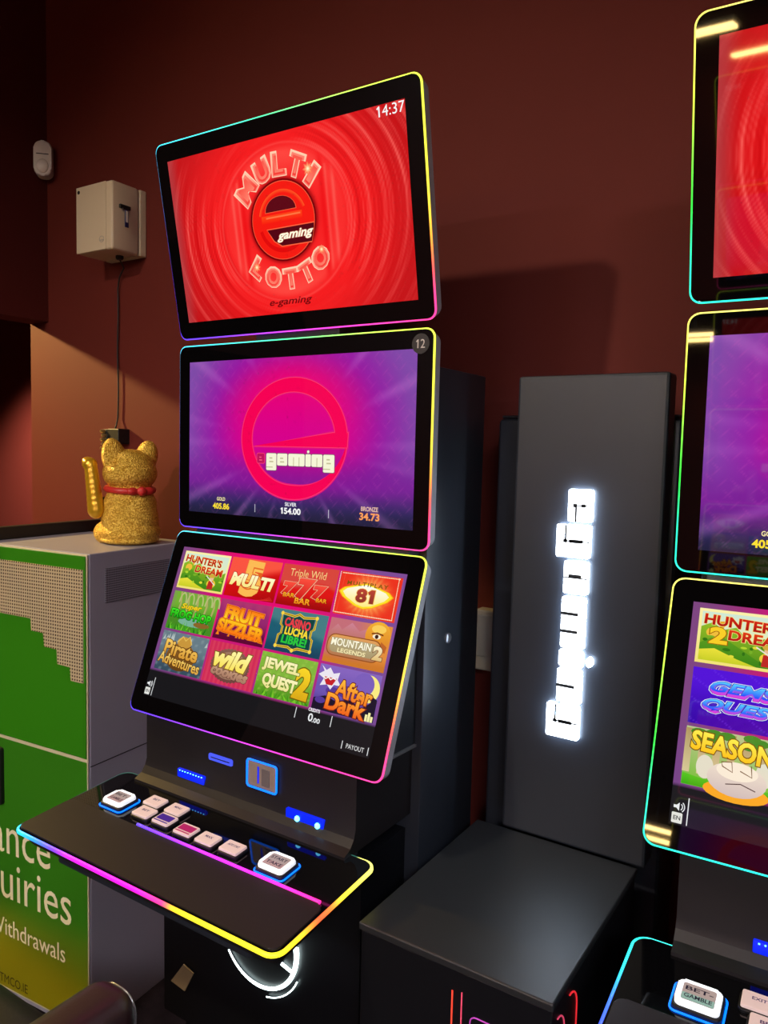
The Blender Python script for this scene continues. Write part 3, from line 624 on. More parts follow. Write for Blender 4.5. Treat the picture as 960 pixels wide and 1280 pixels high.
def make_terminal(loc, rz, label, group, hf, second):
    root = empty('gaming_terminal', loc, rz, label, 'gaming terminal', group)
    Z = lambda z: z + ZO
    # --- cabinet
    bm = bmesh.new()
    bm_box(bm, (0, .172, Z(.145) / 2), (.60, .235, Z(.145)), .004)
    from_bm('rear_cabinet', bm, root, 'casing_dark', None, 40)
    lk = bmesh.new(); lathe(lk, [(.011, 0), (.011, .004), (.008, .006), (.004, .006)], 16, Matrix.Translation((.30, .148, Z(-.40))) @ Matrix.Rotation(R(90), 4, 'Y'))
    from_bm('cabinet_lock', lk, root, 'silver', None, 40)
    # wedge that carries the lowest display and the shaft behind the middle one (profile in y, z)
    X = Matrix(((0, 0, 1, 0), (1, 0, 0, 0), (0, 1, 0, 0), (0, 0, 0, 1)))
    prof = [(-.094, Z(-.592)), (.054, Z(-.597)), (.054, Z(.20)), (.016, Z(.20)), (.016, Z(-.195)), (.002, Z(-.24)), (-.058, Z(-.40))]
    prism('display_shaft', root, 'casing', prof, -.285, .285, X)
    prism('shaft_edge_trim', root, 'silver', [(-.088, Z(-.598)), (.054, Z(-.603)), (.054, Z(-.598)), (-.088, Z(-.593))], -.289, .289, X)
    prism('neck', root, 'casing', [(.012, Z(.12)), (.075, Z(.12)), (.075, Z(.50)), (.012, Z(.40))], -.11, .11, X)
    # riser between deck and lowest display, flaring out onto the deck
    rp = [(-.137, Z(-.585)), (-.137, Z(-.70)), (-.142, Z(-.715)), (-.152, Z(-.728)), (-.170, Z(-.736)), (-.170, Z(-.742)), (.054, Z(-.742)), (.054, Z(-.598)), (-.10, Z(-.592))]
    prism('riser', root, 'riser', rp, -.279, .279, X)
    # belly below the deck and plinth
    prism('belly_panel', root, 'casing_shaded', [(-.10, Z(-.775)), (-.095, Z(-1.30)), (-.03, Z(-1.36)), (-.03, .05), (.06, .05), (.06, Z(-.775))], -.268, .268, X)
    box('plinth', root, 'black', (0, -.02, .05), (.58, .20, .10), .006)
    box('plinth_edge', root, 'silver', (-.0, -.121, .1), (.57, .004, .004))
    # glowing curve on the belly
    t = empty_part = None
    arc = [(.02 + .1 * math.cos(R(a)), -.1015, Z(-1.02) + .1 * math.sin(R(a))) for a in range(-146, 14, 6)]
    tube('belly_light', root, 'white_led', arc, [.0015 + .004 * i / len(arc) for i in range(len(arc))])
    arc2 = [(.02 + .112 * math.cos(R(a)), -.1015, Z(-1.026) + .112 * math.sin(R(a))) for a in range(-78, -20, 6)]
    tube('belly_light', root, 'white_led', arc2, .0012)
    tube('belly_light', root, 'white_led', [(.082, -.1015, Z(-1.049)), (.108, -.1015, Z(-1.056))], .003)
    if not second:
        prism('tan_sticker', root, 'tag', [(-.238, Z(-1.217)), (-.194, Z(-1.223)), (-.167, Z(-1.171)), (-.199, Z(-1.163))], .1005, .103, Matrix(((1, 0, 0, 0), (0, 0, -1, 0), (0, 1, 0, 0), (0, 0, 0, 1))))
    # --- displays
    for n, nm in (('top', 'upper_display'), ('mid', 'middle_display'), ('bot', 'lower_display')):
        X = frame(n)
        pane = prism(nm, root, 'glass', rrect(OW, OH, .016), -.006, 0, X, .0015)
        prism('display_housing', pane, 'casing', rrect(OW - .012, OH - .012, .014), -.058, -.0345, X, 0, .02)
        prism('display_edge', pane, 'bezel', rrect(OW + .003, OH + .003, .018), -.034, -.0068, X, .001, .005)
        path = [(p.x, p.y, -.0035) for p in dense([(x, y, 0) for x, y in rrect(OW + .0015, OH + .0015, .017)], .012)]
        off = {'top': 0, 'mid': 0, 'bot': 0}[n]
        led_tube('led_rim', pane, path, .0023, lambda i, p: hf(math.degrees(math.atan2(p[1] * 1.63, p[0])) + off), True, X)
        if n == 'top':
            picture_red().build('screen_picture', pane, X); emblem_red().build('screen_emblem', pane, X); letters_red(pane, X)
            a = Art(1.2); a.text('14:37', 269, 157, 58, 18, (250, 250, 250), bold=.0); a.build('screen_clock', pane, X)
        elif n == 'mid':
            picture_violet().build('screen_picture', pane, X); emblem_violet().build('screen_emblem', pane, X); letters_violet(pane, X)
            if not second:
                prism('number_badge', pane, 'print_badge', [(.305 + .0185 * math.cos(R(k * 12)), .177 + .0185 * math.sin(R(k * 12))) for k in range(30)], 0, .0008, X)
                a = Art(1.0); a.text('12', 305, 177, 19, 16, (205, 200, 190), bold=.0); a.build('badge_number', pane, X, 'print')
        else:
            menu_background((30, 28, 32) if second else (24, 23, 26)).build('screen_picture', pane, X)
            ids = [[0, 1, 2, 3], [4, 5, 6, 7], [8, 9, 10, 11]]
            if second: ids = [[12, 1, 2, 3], [13, 4, 5, 6], [14, 8, 9, 10]]
            for r_ in range(3):
                for c_ in range(4):
                    cx, cy = (-217.5, -71.5, 74.5, 222)[c_], (117, 24.5, -65.5)[r_]
                    tile(ids[r_][c_]).build('game_tile', pane, X @ Matrix.Translation((cx * .001, cy * .001, 0)))
            menu_marks(pane, X)
    # --- things set in the riser
    XR = Matrix(((1, 0, 0, 0), (0, 0, -1, -.137), (0, 1, 0, ZO), (0, 0, 0, 1)))     # x, z -> front of riser
    prism('lit_slot', root, 'slot_violet', rrect(.066, .014, .004, 4, -.055, -.650), 0, .003, XR, .001)
    prism('slot_gap', root, 'black', rrect(.052, .002, .0008, 2, -.055, -.650), .003, .0034, XR)
    br = prism('bill_reader', root, 'beige_panel', rrect(.072, .050, .004, 4, .059, -.654), 0, .005, XR, .001)
    tube('reader_led_frame', br, 'blue_led', [(x, -.1425, z + ZO) for x, z in rrect(.076, .054, .006, 4, .059, -.654)], .0019, True)
    prism('reader_slot', br, 'blue_deep', rrect(.004, .034, .001, 2, .050, -.654), .005, .0056, XR)
    prism('reader_panel', br, 'reader_grey', rrect(.020, .034, .002, 3, .069, -.656), .005, .0066, XR, .001)
    tl = prism('ticket_slot', root, 'blue_deep', rrect(.078, .018, .002, 3, -.137, -.705), 0, .006, XR, .001)
    for k in range(9): box('led_dot', tl, 'blue_hot', (-.168 + .008 * k, -.1435, Z(-.6985)), (.002, .0012, .0014))
    cl = prism('coin_tray_light', root, 'blue_deep', rrect(.090, .018, .002, 3, .166, -.708), 0, .006, XR, .001)
    for x in (.150, .198):
        b = bmesh.new(); bmesh.ops.create_uvsphere(b, u_segments=10, v_segments=6, radius=.0055, matrix=Matrix.Translation((x, -.1435, Z(-.712)))); from_bm('led_dot', b, cl, 'blue_hot')
    # --- button deck
    ang = math.atan2(-.741 + .762, -.167 + .411)
    XD = Matrix.Translation((0, -.411, Z(-.762))) @ Matrix.Rotation(ang, 4, 'X')     # local: x, y back along the deck, z up
    DW, DD = .661, .262
    outl = rrect(DW, DD, .02, 6, 0, DD / 2)
    deck = prism('button_deck', root, 'gloss', outl, -.008, 0, XD, .0015)
    prism('deck_underside', deck, 'casing', rrect(DW - .006, DD - .003, .018, 6, 0, DD / 2 + .002), -.034, -.0085, XD, 0, .012)
    prism('deck_bracket', deck, 'casing_dark', rrect(.50, .30, .01, 3, 0, .18), -.06, -.0345, XD)
    prism('wrist_pad', deck, 'pad', rrect(DW - .008, .120, .014, 6, 0, .0635), .0003, .0035, XD, .002)
    path = [(p.x, p.y, -.004) for p in dense([(x, y, 0) for x, y in rrect(DW + .002, DD + .002, .021, 6, 0, DD / 2)], .010)]
    def dcol(i, p):
        x, y = p[0] / DW * 2, p[1] / DD
        K1 = [(-1, (40, 220, 255)), (-.82, (40, 150, 255)), (-.62, (110, 60, 255)), (-.42, (235, 30, 255)), (.05, (255, 20, 200)), (.28, (255, 60, 130)), (.34, (255, 190, 40)), (.45, (255, 235, 40)), (1, (255, 240, 40))]
        K2 = [(0, (255, 240, 40)), (.22, (255, 190, 40)), (.38, (255, 90, 50)), (.5, (255, 120, 50)), (.62, (255, 230, 50)), (1, (250, 250, 120))]
        def ip(K, t):
            t = min(max(t, K[0][0]), K[-1][0])
            for (a0, c0), (a1, c1) in zip(K, K[1:]):
                if t <= a1:
                    q = (t - a0) / (a1 - a0); return tuple(c0[k] + (c1[k] - c0[k]) * q for k in range(3))
        if second:
            if x < -.97: return ip([(0, (70, 60, 255)), (.45, (60, 110, 255)), (.7, (40, 210, 240)), (1, (40, 240, 215))], y)
            return (60, 235, 215) if y > .5 else (60, 230, 150)
        if y < .1 and abs(x) < .98 or y < .04: return ip(K1, x)
        if x > .9: return ip(K2, y)
        if y > .9: return tuple(k * .35 for k in (90, 230, 200))
        return tuple(k * .35 for k in ip([(0, (40, 220, 255)), (.1, (30, 40, 40)), (.5, (30, 40, 40)), (.55, (80, 190, 180)), (1, (80, 200, 180))], y))
    led_tube('led_rim', deck, path, .0042, dcol, True, XD)
    gp = [(-.128 + (.443) * i / 30, .1265, .0035) for i in range(31)]
    led_tube('glow_strip', deck, gp, .0032, (lambda i, p: (20, 225, 150)) if second else (lambda i, p: tuple(np.array((90, 60, 255)) * (1 - min(1, i / 14)) + np.array((220, 40, 255)) * min(1, i / 14)) if i < 16 else tuple(np.array((220, 40, 255)) * (1 - (i - 16) / 14) + np.array((255, 40, 150)) * (i - 16) / 14)), False, XD)
    # buttons: x, y(world), big?, legend lines, face colour
    B = [(-.229, -.247, 1, ('BET-', 'GAMBLE'), None), (-.159, -.214, 0, ('BET',), None), (-.098, -.213, 0, ('MENU',), None), (-.146, -.252, 0, ('BET',), None), (-.090, -.250, 0, ('',), (88, 44, 160)),
         (-.026, -.254, 0, ('',), (214, 40, 110)), (.031, -.254, 0, ('MAX',), None), (.090, -.251, 0, ('AUTO START',), None), (.192, -.248, 1, ('START', 'TAKE'), None)]
    if second: B[1] = (-.159, -.214, 0, ('EXIT',), None); B[3] = (-.146, -.252, 0, ('BET',), None)
    for (bx, by, big, leg, fc) in B:
        ly = (by + .411) / math.cos(ang)
        w_, d_, h_ = (.056, .045, .014) if big else (.043, .031, .010)
        T = XD @ Matrix.Translation((bx, ly, 0))
        b = prism('push_button', root, 'black', rrect(w_ + .006, d_ + .006, .007, 4), .0002, h_ * .55, T, .002)
        if big:
            tube('button_led_ring', b, 'blue_led', [(x, y, .0012) for x, y in rrect(w_ + .010, d_ + .010, .008, 4)], .0014, True, X=T)
            prism('button_cap', b, 'white_cap', rrect(w_, d_, .008, 5), h_ * .55, h_, T, .003, 0)
        else: prism('button_cap', b, 'cap_face', rrect(w_, d_, .003, 4), h_ * .55, h_, T, .0015, 0)
        a = Art(h_ * 1000 + .15)
        if big: a.rr(0, 0, w_ * 740, d_ * 720, 3, (206, 180, 172)); a.rect(-w_ * 360, -d_ * 340, w_ * 360, -d_ * 60, (222, 176, 170) if not second else (170, 206, 190))
        if fc: a.rr(0, 2, w_ * 860, d_ * 560, 1.5, fc); a.rect(-w_ * 430, -d_ * 400, w_ * 430, -d_ * 300, fc)
        for k, tx in enumerate(leg):
            if tx: a.text(tx, 0, (0 if len(leg) == 1 else (7, -7)[k]) + (3 if not big else 0), w_ * (620 if big or len(tx) > 4 else 420), d_ * (170 if big else 190), (40, 26, 50) if big else (74, 30, 96), bold=.02)
        a.build('button_legend', b, T, 'backlit')
    return root
MT['print_badge'] = mat('dark_number_badge', (38, 34, 34), .4)
MT['backlit'] = attr_mat('backlit_legend_film', .7, .3)

T1 = make_terminal((0, 0, 0), 0, 'gaming terminal with all three screens in view and a round 12 badge', 'gaming terminals', hue, False)
T2 = make_terminal((1.0897, .0735, .0022), .0342, 'gaming terminal with green and teal edge lights, right of the lit sign', 'gaming terminals', hue2, True)

T3 = make_terminal((.86, -2.35, 0), math.pi, 'gaming terminal across the aisle, seen only mirrored in the right terminal glass', 'gaming terminals', hue, False)

# ------------------------------------------------------------------ pedestal, sign tower, box behind it
ped = empty('pedestal_cabinet', (.525, -.02, 0), 0, 'low black pedestal cabinet with a bare top and neon lines, between the two terminals', 'cabinet')
box('cabinet_body', ped, 'casing_shaded', (0, 0, (ZO - .800) / 2), (.326, .430, ZO - .800), .003)
box('cabinet_top', ped, 'satin_top', (0, -.0, ZO - .7945), (.332, .437, .013), .0025)
fy = -.2155
lz = ZO
tube('neon_line', ped, 'orange_line', [(.532 - .525, fy, lz - .835), (.532 - .525, fy, .25)], .0013)
tube('neon_line', ped, 'pink_line', [(.548 - .525, fy, lz - .832), (.548 - .525, fy, .25)], .0011)
tube('neon_line', ped, 'violet_line', [(.563 - .525, fy, .25), (.563 - .525, fy, lz - .872)] + [(.573 - .525 - .01 * math.cos(R(a)), fy, lz - .872 + .01 * math.sin(R(a))) for a in (20, 45, 70, 90)] + [(.150, fy, lz - .862)], .0011)
sx = .1635
tube('neon_line', ped, 'red_line', [(sx, -.16 + .02, lz - .822)] + [(sx, -.14 + .035 * math.sin(R(a)), lz - .857 + .035 * math.cos(R(a))) for a in range(10, 91, 10)] + [(sx, -.105, .3)], .0014)
tube('neon_line', ped, 'pink_line', [(sx, -.19, lz - .828)] + [(sx, -.19 + .03 * math.sin(R(a)), lz - .858 + .03 * math.cos(R(a))) for a in range(10, 91, 10)] + [(sx, -.16, .3)], .0012)

tow = empty('sign_tower', (.56, .227, ZO - .788), 0, 'tall black sign tower with glowing white vertical lettering, on the pedestal', 'illuminated sign')
box('tower_panel', tow, 'casing_dark', (-.002, 0, .4605), (.290, .054, .921), .006)
def sign_letter(name, ch, x0, x1, z0, z1):
    """letters read downwards: their tops face +x. x, z are scene coordinates"""
    X = Matrix(((1, 0, 0, 0), (0, 0, -1, -.0272), (0, 1, 0, 0), (0, 0, 0, 1)))
    bm = bmesh.new(); ox, oz = .56, -.788; g = .0025
    xm = (x0 + x1) / 2; zm = (z0 + z1) / 2 - oz; h = abs(z1 - z0) - g
    if ch == 'g':                                   # lower hook reaches to the left
        bm_prism(bm, rrect(x1 - .526, h, .004, 4, (.526 + x1) / 2 - ox, zm), 0, .011, .001)
        bm_prism(bm, rrect(.0165, h, .004, 4, x0 + .0082 - ox, zm), 0, .011, .001)
        bm_prism(bm, rrect(.012, h * .52, .001, 2, .524 - ox, zm - h * .235), 0, .0105)
    else: bm_prism(bm, rrect(x1 - x0, h, .004, 4, xm - ox, zm), 0, .011, .001)
    if ch == 'i': bm_prism(bm, [(.5835 - ox + .0062 * math.cos(R(k * 15)), zm - .001 + .0095 * math.sin(R(k * 15))) for k in range(24)], 0, .011, .001)
    o = from_bm(name, bm, tow, ['sign', 'sign_edge'], X)
    for f in o.data.polygons: f.material_index = 0 if f.normal.y < -.5 else 1
    sb = bmesh.new()
    def slit(xa, xb, za, zb): bm_prism(sb, rrect(xb - xa, zb - za, min(xb - xa, zb - za) * .2, 2, (xa + xb) / 2 - ox, (za + zb) / 2), .0108, .0116)
    zc = zm
    if ch in 'eg':
        slit(x0 + (.010 if ch == 'e' else .014), x0 + (.018 if ch == 'e' else .022), zc - .0035, zc + .0035); slit(x0 + .016, x1, zc - .0011, zc + .0011)
        if ch == 'e': slit(x0 + .0145, x0 + .018, zc - h / 2, zc); slit(x1 - .020, x1 - .012, zc - .0034, zc + .0034)
        else: slit(x0 + .0166, x0 + .0202, zc, zc + h / 2); slit(x1 - .040, x1 - .013, zc - .0034, zc + .0034)
    elif ch == 'a': slit(x0, x1, zc - .0013, zc + .0009); slit(x0 + .010, x1 - .012, zc - .001, zc + .0065)
    elif ch == 'n': slit(x0 - .0005, x1 - .012, zc - .003, zc + .003)
    elif ch == 'm':
        for k in (-.175, .175): slit(x0 - .0005, x1 - .012, zc + k * h - .003, zc + k * h + .003)
    if len(sb.verts): from_bm('letter_slit', sb, o, 'sign_slit', X)
    else: sb.free()
for ch, x0, x1, z1, z0 in (('e', .5295, .576, -.083, -.147), ('g', .509, .5745, -.151, -.216), ('a', .5265, .5735, -.221, -.286), ('m', .525, .571, -.2905, -.3915), ('i', .5235, .570, -.395, -.4285), ('n', .522, .5695, -.4315, -.4995), ('g', .5035, .568, -.503, -.571)):
    sign_letter('sign_letter', ch, x0, x1, z0, z1)

rb = empty('wiring_cabinet', (.525, .34, 0), 0, 'plain black upright cabinet standing behind the sign tower, a little lower', 'cabinet')
box('cabinet_body', rb, 'casing_dark', (0, 0, (ZO + .055) / 2), (.375, .13, ZO + .055), .012, 3)
box('cabinet_lid', rb, 'casing', (0, 0, ZO + .058), (.36, .12, .006), .002)

sk = empty('wall_socket_box', (.292, WY, ZO - .463), 0, 'beige plastic wall box half hidden behind the terminal with badge 12', 'wall box')
box('box_body', sk, 'socket', (-.01, -.02, 0), (.10, .04, .145), .004)
box('box_cover', sk, 'socket', (-.01, -.043, .012), (.092, .006, .10), .002)

# ------------------------------------------------------------------ cash kiosk
KA = R(5.0)
ki = empty('cash_kiosk', (-.711, .03, 0), KA, 'light grey cash kiosk with green front panels and large white lettering', 'cash machine')
KT = ZO - .31; KW, KD = .76, .385
XZ = Matrix(((1, 0, 0, 0), (0, 0, -1, 0), (0, 1, 0, 0), (0, 0, 0, 1)))      # draw in x, z; out of the front is -y
box('kiosk_body', ki, 'kiosk', (-KW / 2, KD / 2 + .004, KT / 2), (KW, KD, KT), .003)
MT['green'] = mat('bright_green_panel', (48, 126, 14), .38, 0, .45)
MT['edge'] = mat('pale_panel_edge', (206, 196, 160), .45)
st = [(-.75, -.006), (-.004, -.006), (-.004, -.5535), (-.75, -.5535)][::-1]
def panel(name, m, pts, y0, y1, bev=.0008): return prism(name, ki, m, [(x, KT + z) for x, z in pts], y0, y1, XZ, bev)
panel('panel_edging', 'edge', [(-.757, -KT + .02), (-.001, -KT + .02), (-.001, -.002), (-.757, -.002)], .0, .003)
panel('upper_front_panel', 'green', st, .0032, .007)
stair = [(-.74, -.042), (-.74, -.195), (-.217, -.195), (-.215, -.230), (-.165, -.230), (-.163, -.268), (-.111, -.268), (-.110, -.309), (-.060, -.309), (-.058, -.3465), (-.010, -.3465), (-.010, -.042)]
panel('perforated_screen', 'perf', stair, .0072, .010)
lowp = Art(3.4)
def lowcol(u, v):
    c = mixc((50, 120, 18), (88, 122, 20), sstep(-1000, -1120, v)); c = mixc(c, (140, 132, 10), sstep(-1060, -1250, v + .12 * (u + 200)))
    return c
lowp.grid(-750, -KT * 1000 + 25, -4, -565, 24, 40, lowcol)
o = lowp.build('lower_front_panel', ki, XZ @ Matrix.Translation((0, KT, 0)), 'print')
tx = Art(4.0); cr = (236, 224, 184)
def rtext(body, xr, base, xh, col, wd=None, asc=1.0):
    V, F = glyphs(body, 0, 0, 1); V1, _ = glyphs('x', 0, 0, 1); s_ = xh / (V1[:, 1].max() - 0)
    lo, hi = V.min(0), V.max(0); w_ = (hi[0] - lo[0]) * s_ * (wd or 1)
    tx.text(body, xr - w_ / 2, base + (lo[1] + hi[1]) / 2 * s_, w_, (hi[1] - lo[1]) * s_, col)
for ln in (('Balance', -152, -908, 76, cr, .84), ('Enquiries', -68, -1045, 76, cr, .845), ('& Withdrawals', -94, -1161, 34, cr, .84), ('WWW.ATMCO.IE', -254, -1312, 17.5, (46, 40, 14), .84)):
    tx = Art(4.0); rtext(*ln); tx.build('panel_lettering', ki, XZ @ Matrix.Translation((0, KT, 0)), 'print')
prism('card_reader', ki, 'black', [(x, KT + z) for x, z in rrect(.18, .17, .008, 4, -.437, -.678)], .0038, .016, XZ, .003)
box('vent_grille', ki, 'vent', (.0012, .004 + .1735, KT - .092), (.0024, .241, .095))
box('side_seam', ki, 'black', (.0003, KD / 2, KT - .578), (.0012, KD - .01, .0025))

bar = tag(box('black_edge_bar', None, 'black', (-1.172, .18, KT + .019), (.03, .52, .038), .003, rot=Matrix.Rotation(R(5), 4, 'Z')), 'long flat black bar lying along the far edge of the kiosk top', 'bar')

# ------------------------------------------------------------------ gold lucky cat
def blob(name, parent, m, parts, vox=.0035, it=6):
    bm = bmesh.new()
    for (c, r_, *rot) in parts:
        X = Matrix.Translation(c)
        if rot: X = X @ Matrix.Rotation(R(rot[0][0]), 4, rot[0][1])
        bmesh.ops.create_icosphere(bm, subdivisions=4, radius=1, matrix=X @ Matrix.Diagonal((*r_, 1)))
    me = bpy.data.meshes.new(name); bm.to_mesh(me); bm.free()
    o = bpy.data.objects.new(name, me); COL.objects.link(o)
    md = o.modifiers.new('r', 'REMESH'); md.mode = 'VOXEL'; md.voxel_size = vox
    ms = o.modifiers.new('s', 'SMOOTH'); ms.factor = .5; ms.iterations = it
    dg = bpy.context.evaluated_depsgraph_get(); ev = bpy.data.meshes.new_from_object(o.evaluated_get(dg))
    bpy.data.objects.remove(o); ev.name = name; ev.shade_smooth(); ev.materials.clear()
    return link(name, ev, parent, m)
cat = empty('lucky_cat', (-.832, .262, KT), R(172), 'glittery gold lucky cat with raised arm and red collar, standing on the kiosk', 'figurine')
blob('cat_body', cat, 'gold', [((0, 0, .070), (.082, .082, .078)), ((-.002, 0, .036), (.087, .087, .045)), ((.0, 0, .112), (.074, .078, .064)), ((.0, 0, .150), (.060, .066, .04)), ((.050, .045, .030), (.042, .038, .036)), ((.050, -.045, .030), (.042, .038, .036)),
                                ((.0, 0, .208), (.070, .080, .058)), ((.0, 0, .234), (.056, .070, .044)), ((.026, 0, .200), (.056, .064, .045)), ((.006, .048, .252), (.028, .036, .058), (-12, 'X')), ((-.004, -.052, .256), (.030, .033, .050), (14, 'X')), ((.070, 0, .205), (.018, .028, .018)),
                                ((.05, -.060, .10), (.022, .022, .045)), ((.0, .0, .012), (.084, .084, .016))], .0035, 7)
for v in cat.children[0].data.vertices: v.co.z = max(v.co.z, .0006)
blob('raised_arm', cat, 'gold_smooth', [((.036 + .014 * t, .088 + .008 * t, .100 + .125 * t), (.027 - .008 * t, .023 - .005 * t, .026)) for t in (0, .12, .25, .38, .5, .62, .75, .88, 1)] + [((.056, .096, .232), (.023, .021, .020)), ((.066, .096, .240), (.017, .018, .014))], .003, 8)
b = bmesh.new(); lathe(b, [(.026, 0), (.026, .006), (.022, .008)], 20, Matrix.Translation((.028, .060, .112)) @ Matrix.Rotation(R(-90), 4, 'X')); from_bm('arm_socket', b, cat, 'black', None, 40)
b = bmesh.new(); bm_tube(b, [(.062 * math.cos(R(a)), .066 * math.sin(R(a)), .160 + .004 * math.cos(R(a))) for a in range(0, 360, 12)], .0095, True, 10); from_bm('red_collar', b, cat, 'red_ribbon', None, 60)
blob('collar_bow', cat, 'red_ribbon', [((-.070, .004, .157), (.012, .013, .014)), ((-.062, -.022, .157), (.012, .018, .012)), ((-.060, .028, .157), (.012, .017, .012))], .0022, 3)
for s in (-1, 1): blob('eye', cat, 'black', [((.066, .034 * s, .228), (.006, .010, .007))], .0015, 1)
blob('nose', cat, 'red_ribbon', [((.088, 0, .212), (.004, .006, .004))], .0015, 1)

# ------------------------------------------------------------------ enclosure on the wall, sensor, adapter and cable
en = empty('wall_enclosure', (-.987, WY, ZO + .68), 0, 'cream metal wall box with black latch and key tag, above the gold cat', 'wall box')
box('enclosure_back', en, 'cream', (-.0845, -.0135, 0), (.171, .027, .205), .004)
box('enclosure_lid', en, 'cream', (-.0845, -.0800, 0), (.171, .103, .207), .010, 3)
box('lid_panel', en, 'cream', (-.098, -.1322, 0), (.144, .0035, .203), .0015)
b = bmesh.new(); lathe(b, [(.0058, 0), (.0058, .001), (.003, .001)], 14, Matrix.Translation((-.157, -.134, .086)) @ Matrix.Rotation(R(90), 4, 'X')); from_bm('screw_hole', b, en, 'black')
b = bmesh.new(); bm_tube(b, [(-.045 + .011 * math.cos(R(k)), -.1342, -.070 + .009 * math.sin(R(k))) for k in range(0, 360, 20)], .0009, True, 6); bm_box(b, (-.045, -.1342, -.073), (.02, .0016, .003)); from_bm('lid_emblem', b, en, 'socket')
la = box('latch', en, 'black', (.003, -.086, .031), (.010, .040, .012), .002)
tube('key', la, 'silver', [(.006, -.095, .026), (.009, -.100, .020), (.009, -.094, .016)], .0018)
kt = box('key_tag', la, mat('dark_blue_tag', (30, 32, 80), .4), (.0095, -.084, -.004), (.003, .014, .052), .001)
box('tag_label', kt, 'offwhite', (.0113, -.084, .002), (.001, .008, .034))
b = bmesh.new(); lathe(b, [(.012, 0), (.012, -.008), (.009, -.012)], 14, Matrix.Translation((-.055, -.06, -.1035))); from_bm('cable_gland', b, en, 'black')

ps = empty('motion_sensor', (WX + .028, WY - .028, ZO + .955), R(45), 'white rounded motion sensor mounted high in the wall corner', 'sensor')
XS = Matrix(((1, 0, 0, 0), (0, 0, -1, 0), (0, 1, 0, 0), (0, 0, 0, 1))) @ Matrix.Rotation(R(180), 4, 'Y') @ Matrix.Rotation(R(180), 4, 'Y')
prism('sensor_body', ps, 'offwhite', rrect(.058, .118, .024, 6), -.006, .036, XS, .007, 0, 3)
blob('sensor_lens', ps, mat('frosted_sensor_lens', (215, 210, 200), .2), [((0, -.036, -.026), (.020, .007, .024))], .0018, 2)
box('sensor_slit', ps, 'black', (0, -.0364, .014), (.040, .001, .003))

ad = empty('power_adapter', (-1.098, WY, ZO + .008), 0, 'small black power adapter with brass connectors on the wall behind the cat', 'adapter')
box('adapter_body', ad, 'black', (0, -.022, 0), (.058, .044, .05), .003)
cb = box('connector_block', ad, 'black', (-.045, -.026, -.012), (.026, .03, .07), .002)
for k in range(5):
    b = bmesh.new(); lathe(b, [(.006, 0), (.006, .012), (.0035, .016)], 10, Matrix.Translation((-.047 + .006 * (k % 2), -.041, .016 - .014 * k)) @ Matrix.Rotation(R(90), 4, 'X')); from_bm('connector_pin', b, cb, 'brass', None, 40)
pts = [(-1.042, .39, ZO + .566), (-1.060, .42, ZO + .548), (-1.105, .438, ZO + .525)] + [(-1.118 + .002 * math.sin(k), .442, ZO + .49 - .42 * k / 10) for k in range(11)] + [(-1.119, .436, ZO + .045), (-1.118, .43, ZO + .033)]
tag(tube('thin_cable', None, 'rubber', pts, .0026), 'thin black cable hanging down the wall from the cream box to the adapter', 'cable')

# ------------------------------------------------------------------ chair in front of the first terminal
ch = empty('casino_chair', (-.16, -.78, 0), 0, 'dark leather armchair at lower left, in front of the kiosk', 'chair')
b = bmesh.new(); bm_box(b, (-.02, .0, ZO - 1.005), (.46, .54, .13), .05, 6); from_bm('seat', b, ch, 'seat', None, 70)
blob('backrest', ch, 'leather', [((0, -.30, ZO - .80), (.30, .06, .28))], .012, 10)
for s in (-1, 1):
    b = bmesh.new(); bm_box(b, (s * .302, -.03, ZO - .8575), (.095, .56, .115), .036, 6)
    arm = from_bm('armrest', b, ch, 'leather', None, 70)
    tube('armrest_piping', arm, 'silver', [(s * .302 + x, .242, ZO - .8575 + y) for x, y in rrect(.072, .092, .028, 5)], .0016, True)
    box('arm_post', ch, 'black', (s * .290, -.02, ZO - .975), (.035, .30, .20), .01)
b = bmesh.new(); lathe(b, [(.04, .03), (.04, ZO - 1.03)], 20); from_bm('pillar', b, ch, 'silver', None, 40)
b = bmesh.new(); lathe(b, [(.25, 0), (.25, .012), (.06, .035)], 32); from_bm('foot_plate', b, ch, 'black', None, 40)

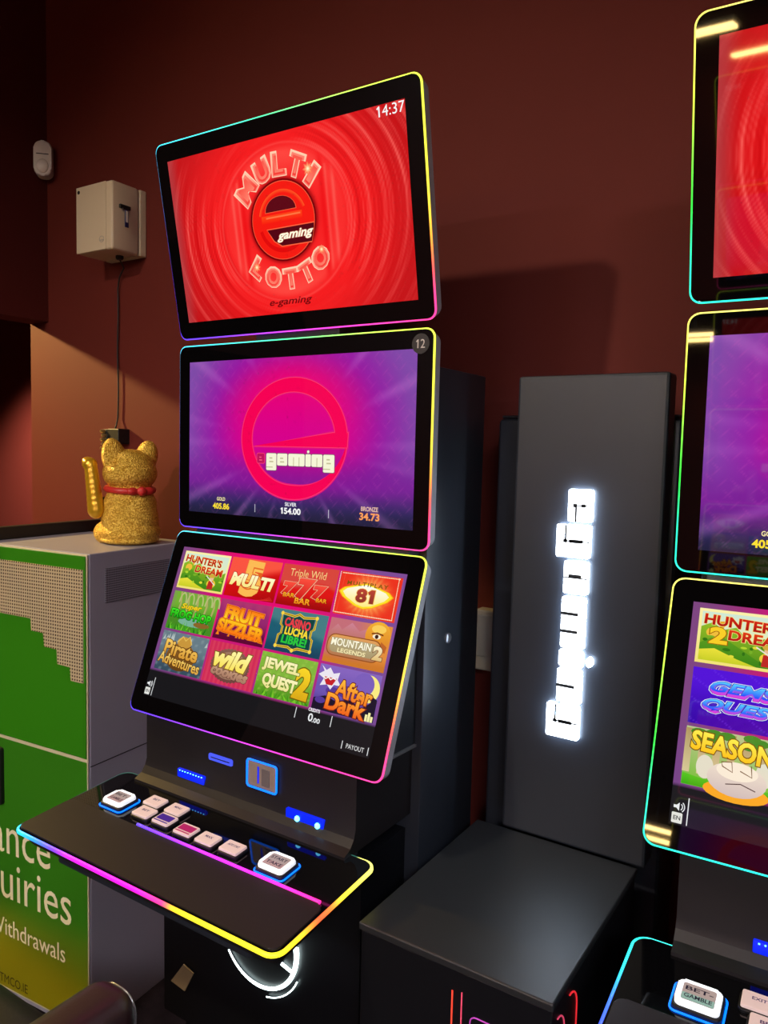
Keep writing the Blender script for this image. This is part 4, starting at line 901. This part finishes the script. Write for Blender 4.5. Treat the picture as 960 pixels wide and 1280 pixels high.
# ------------------------------------------------------------------ lamps of the room, then added ceiling fill
dl = empty('ceiling_downlight', (KEY[0], KEY[1], CE), 0, 'small round downlight on a drop rod in front of the terminals', 'lamp')
b = bmesh.new(); lathe(b, [(.055, KEY[2] - CE + .09), (.065, KEY[2] - CE + .01), (.055, KEY[2] - CE + .012), (.05, KEY[2] - CE + .03)], 24); from_bm('lamp_can', b, dl, 'black', None, 40)
b = bmesh.new(); lathe(b, [(.01, KEY[2] - CE + .088), (.01, 0)], 10); from_bm('drop_rod', b, dl, 'black')
for i, (x0, x1, y, z, lb) in enumerate(((-1.9, .20, -6.5, ZO + 1.115, 'warm twin strip lamp hung nearer the terminals'), (-.06, 3.3, -9.0, ZO + 1.03, 'warm twin strip lamp hung at the far end of the room'))):
    sl = empty('strip_lamp', ((x0 + x1) / 2, y, z), 0, lb, 'lamp', 'hanging strip lamps')
    box('lamp_housing', sl, 'black', (0, 0, .055), (x1 - x0, .40, .04), .004)
    for s in (-1, 1): box('lamp_diffuser', sl, 'tube', (0, s * .17, .02), (x1 - x0, .045, .03), .004)
    box('lamp_end', sl, 'tube', (((x1 - x0) / 2 - .02) * (1 if i == 0 else -1), 0, .02), (.04, .295, .03), .004)
    for s in (-1, 1): box('hanger', sl, 'black', (s * (x1 - x0) * .35, 0, (CE - z + .07) / 2), (.01, .01, CE - z - .07))

for x, y, lb in ((2.7, -3.4, 'added square fill light panel, unseen, above the aisle at right'), (1.1, -5.6, 'added square fill light panel, unseen, behind the hanging strip lamp'), (-.9, -5.4, 'added square fill light panel, unseen, towards the left wall'), (2.9, -6.4, 'added square fill light panel, unseen, towards the far right corner')):  # unseen panels added to fill the shadows, clear of the screen reflections
    cp = empty('ceiling_fill_panel', (x, y, CE), 0, lb, 'lamp', 'added ceiling fill panels')
    box('panel_frame', cp, 'offwhite', (0, 0, -.012), (1.0, 1.0, .024), .003)
    for dx, dy, sx_, sy_ in ((.49, 0, .02, 1.0), (-.49, 0, .02, 1.0), (0, .49, .96, .02), (0, -.49, .96, .02)): box('panel_shade_lip', cp, 'offwhite', (dx, dy, -.064), (sx_, sy_, .08), .002)  # lip added to keep the fill off the top of the wall
    box('panel_diffuser', cp, 'fill_panel', (0, 0, -.026), (.9, .9, .005), .001)
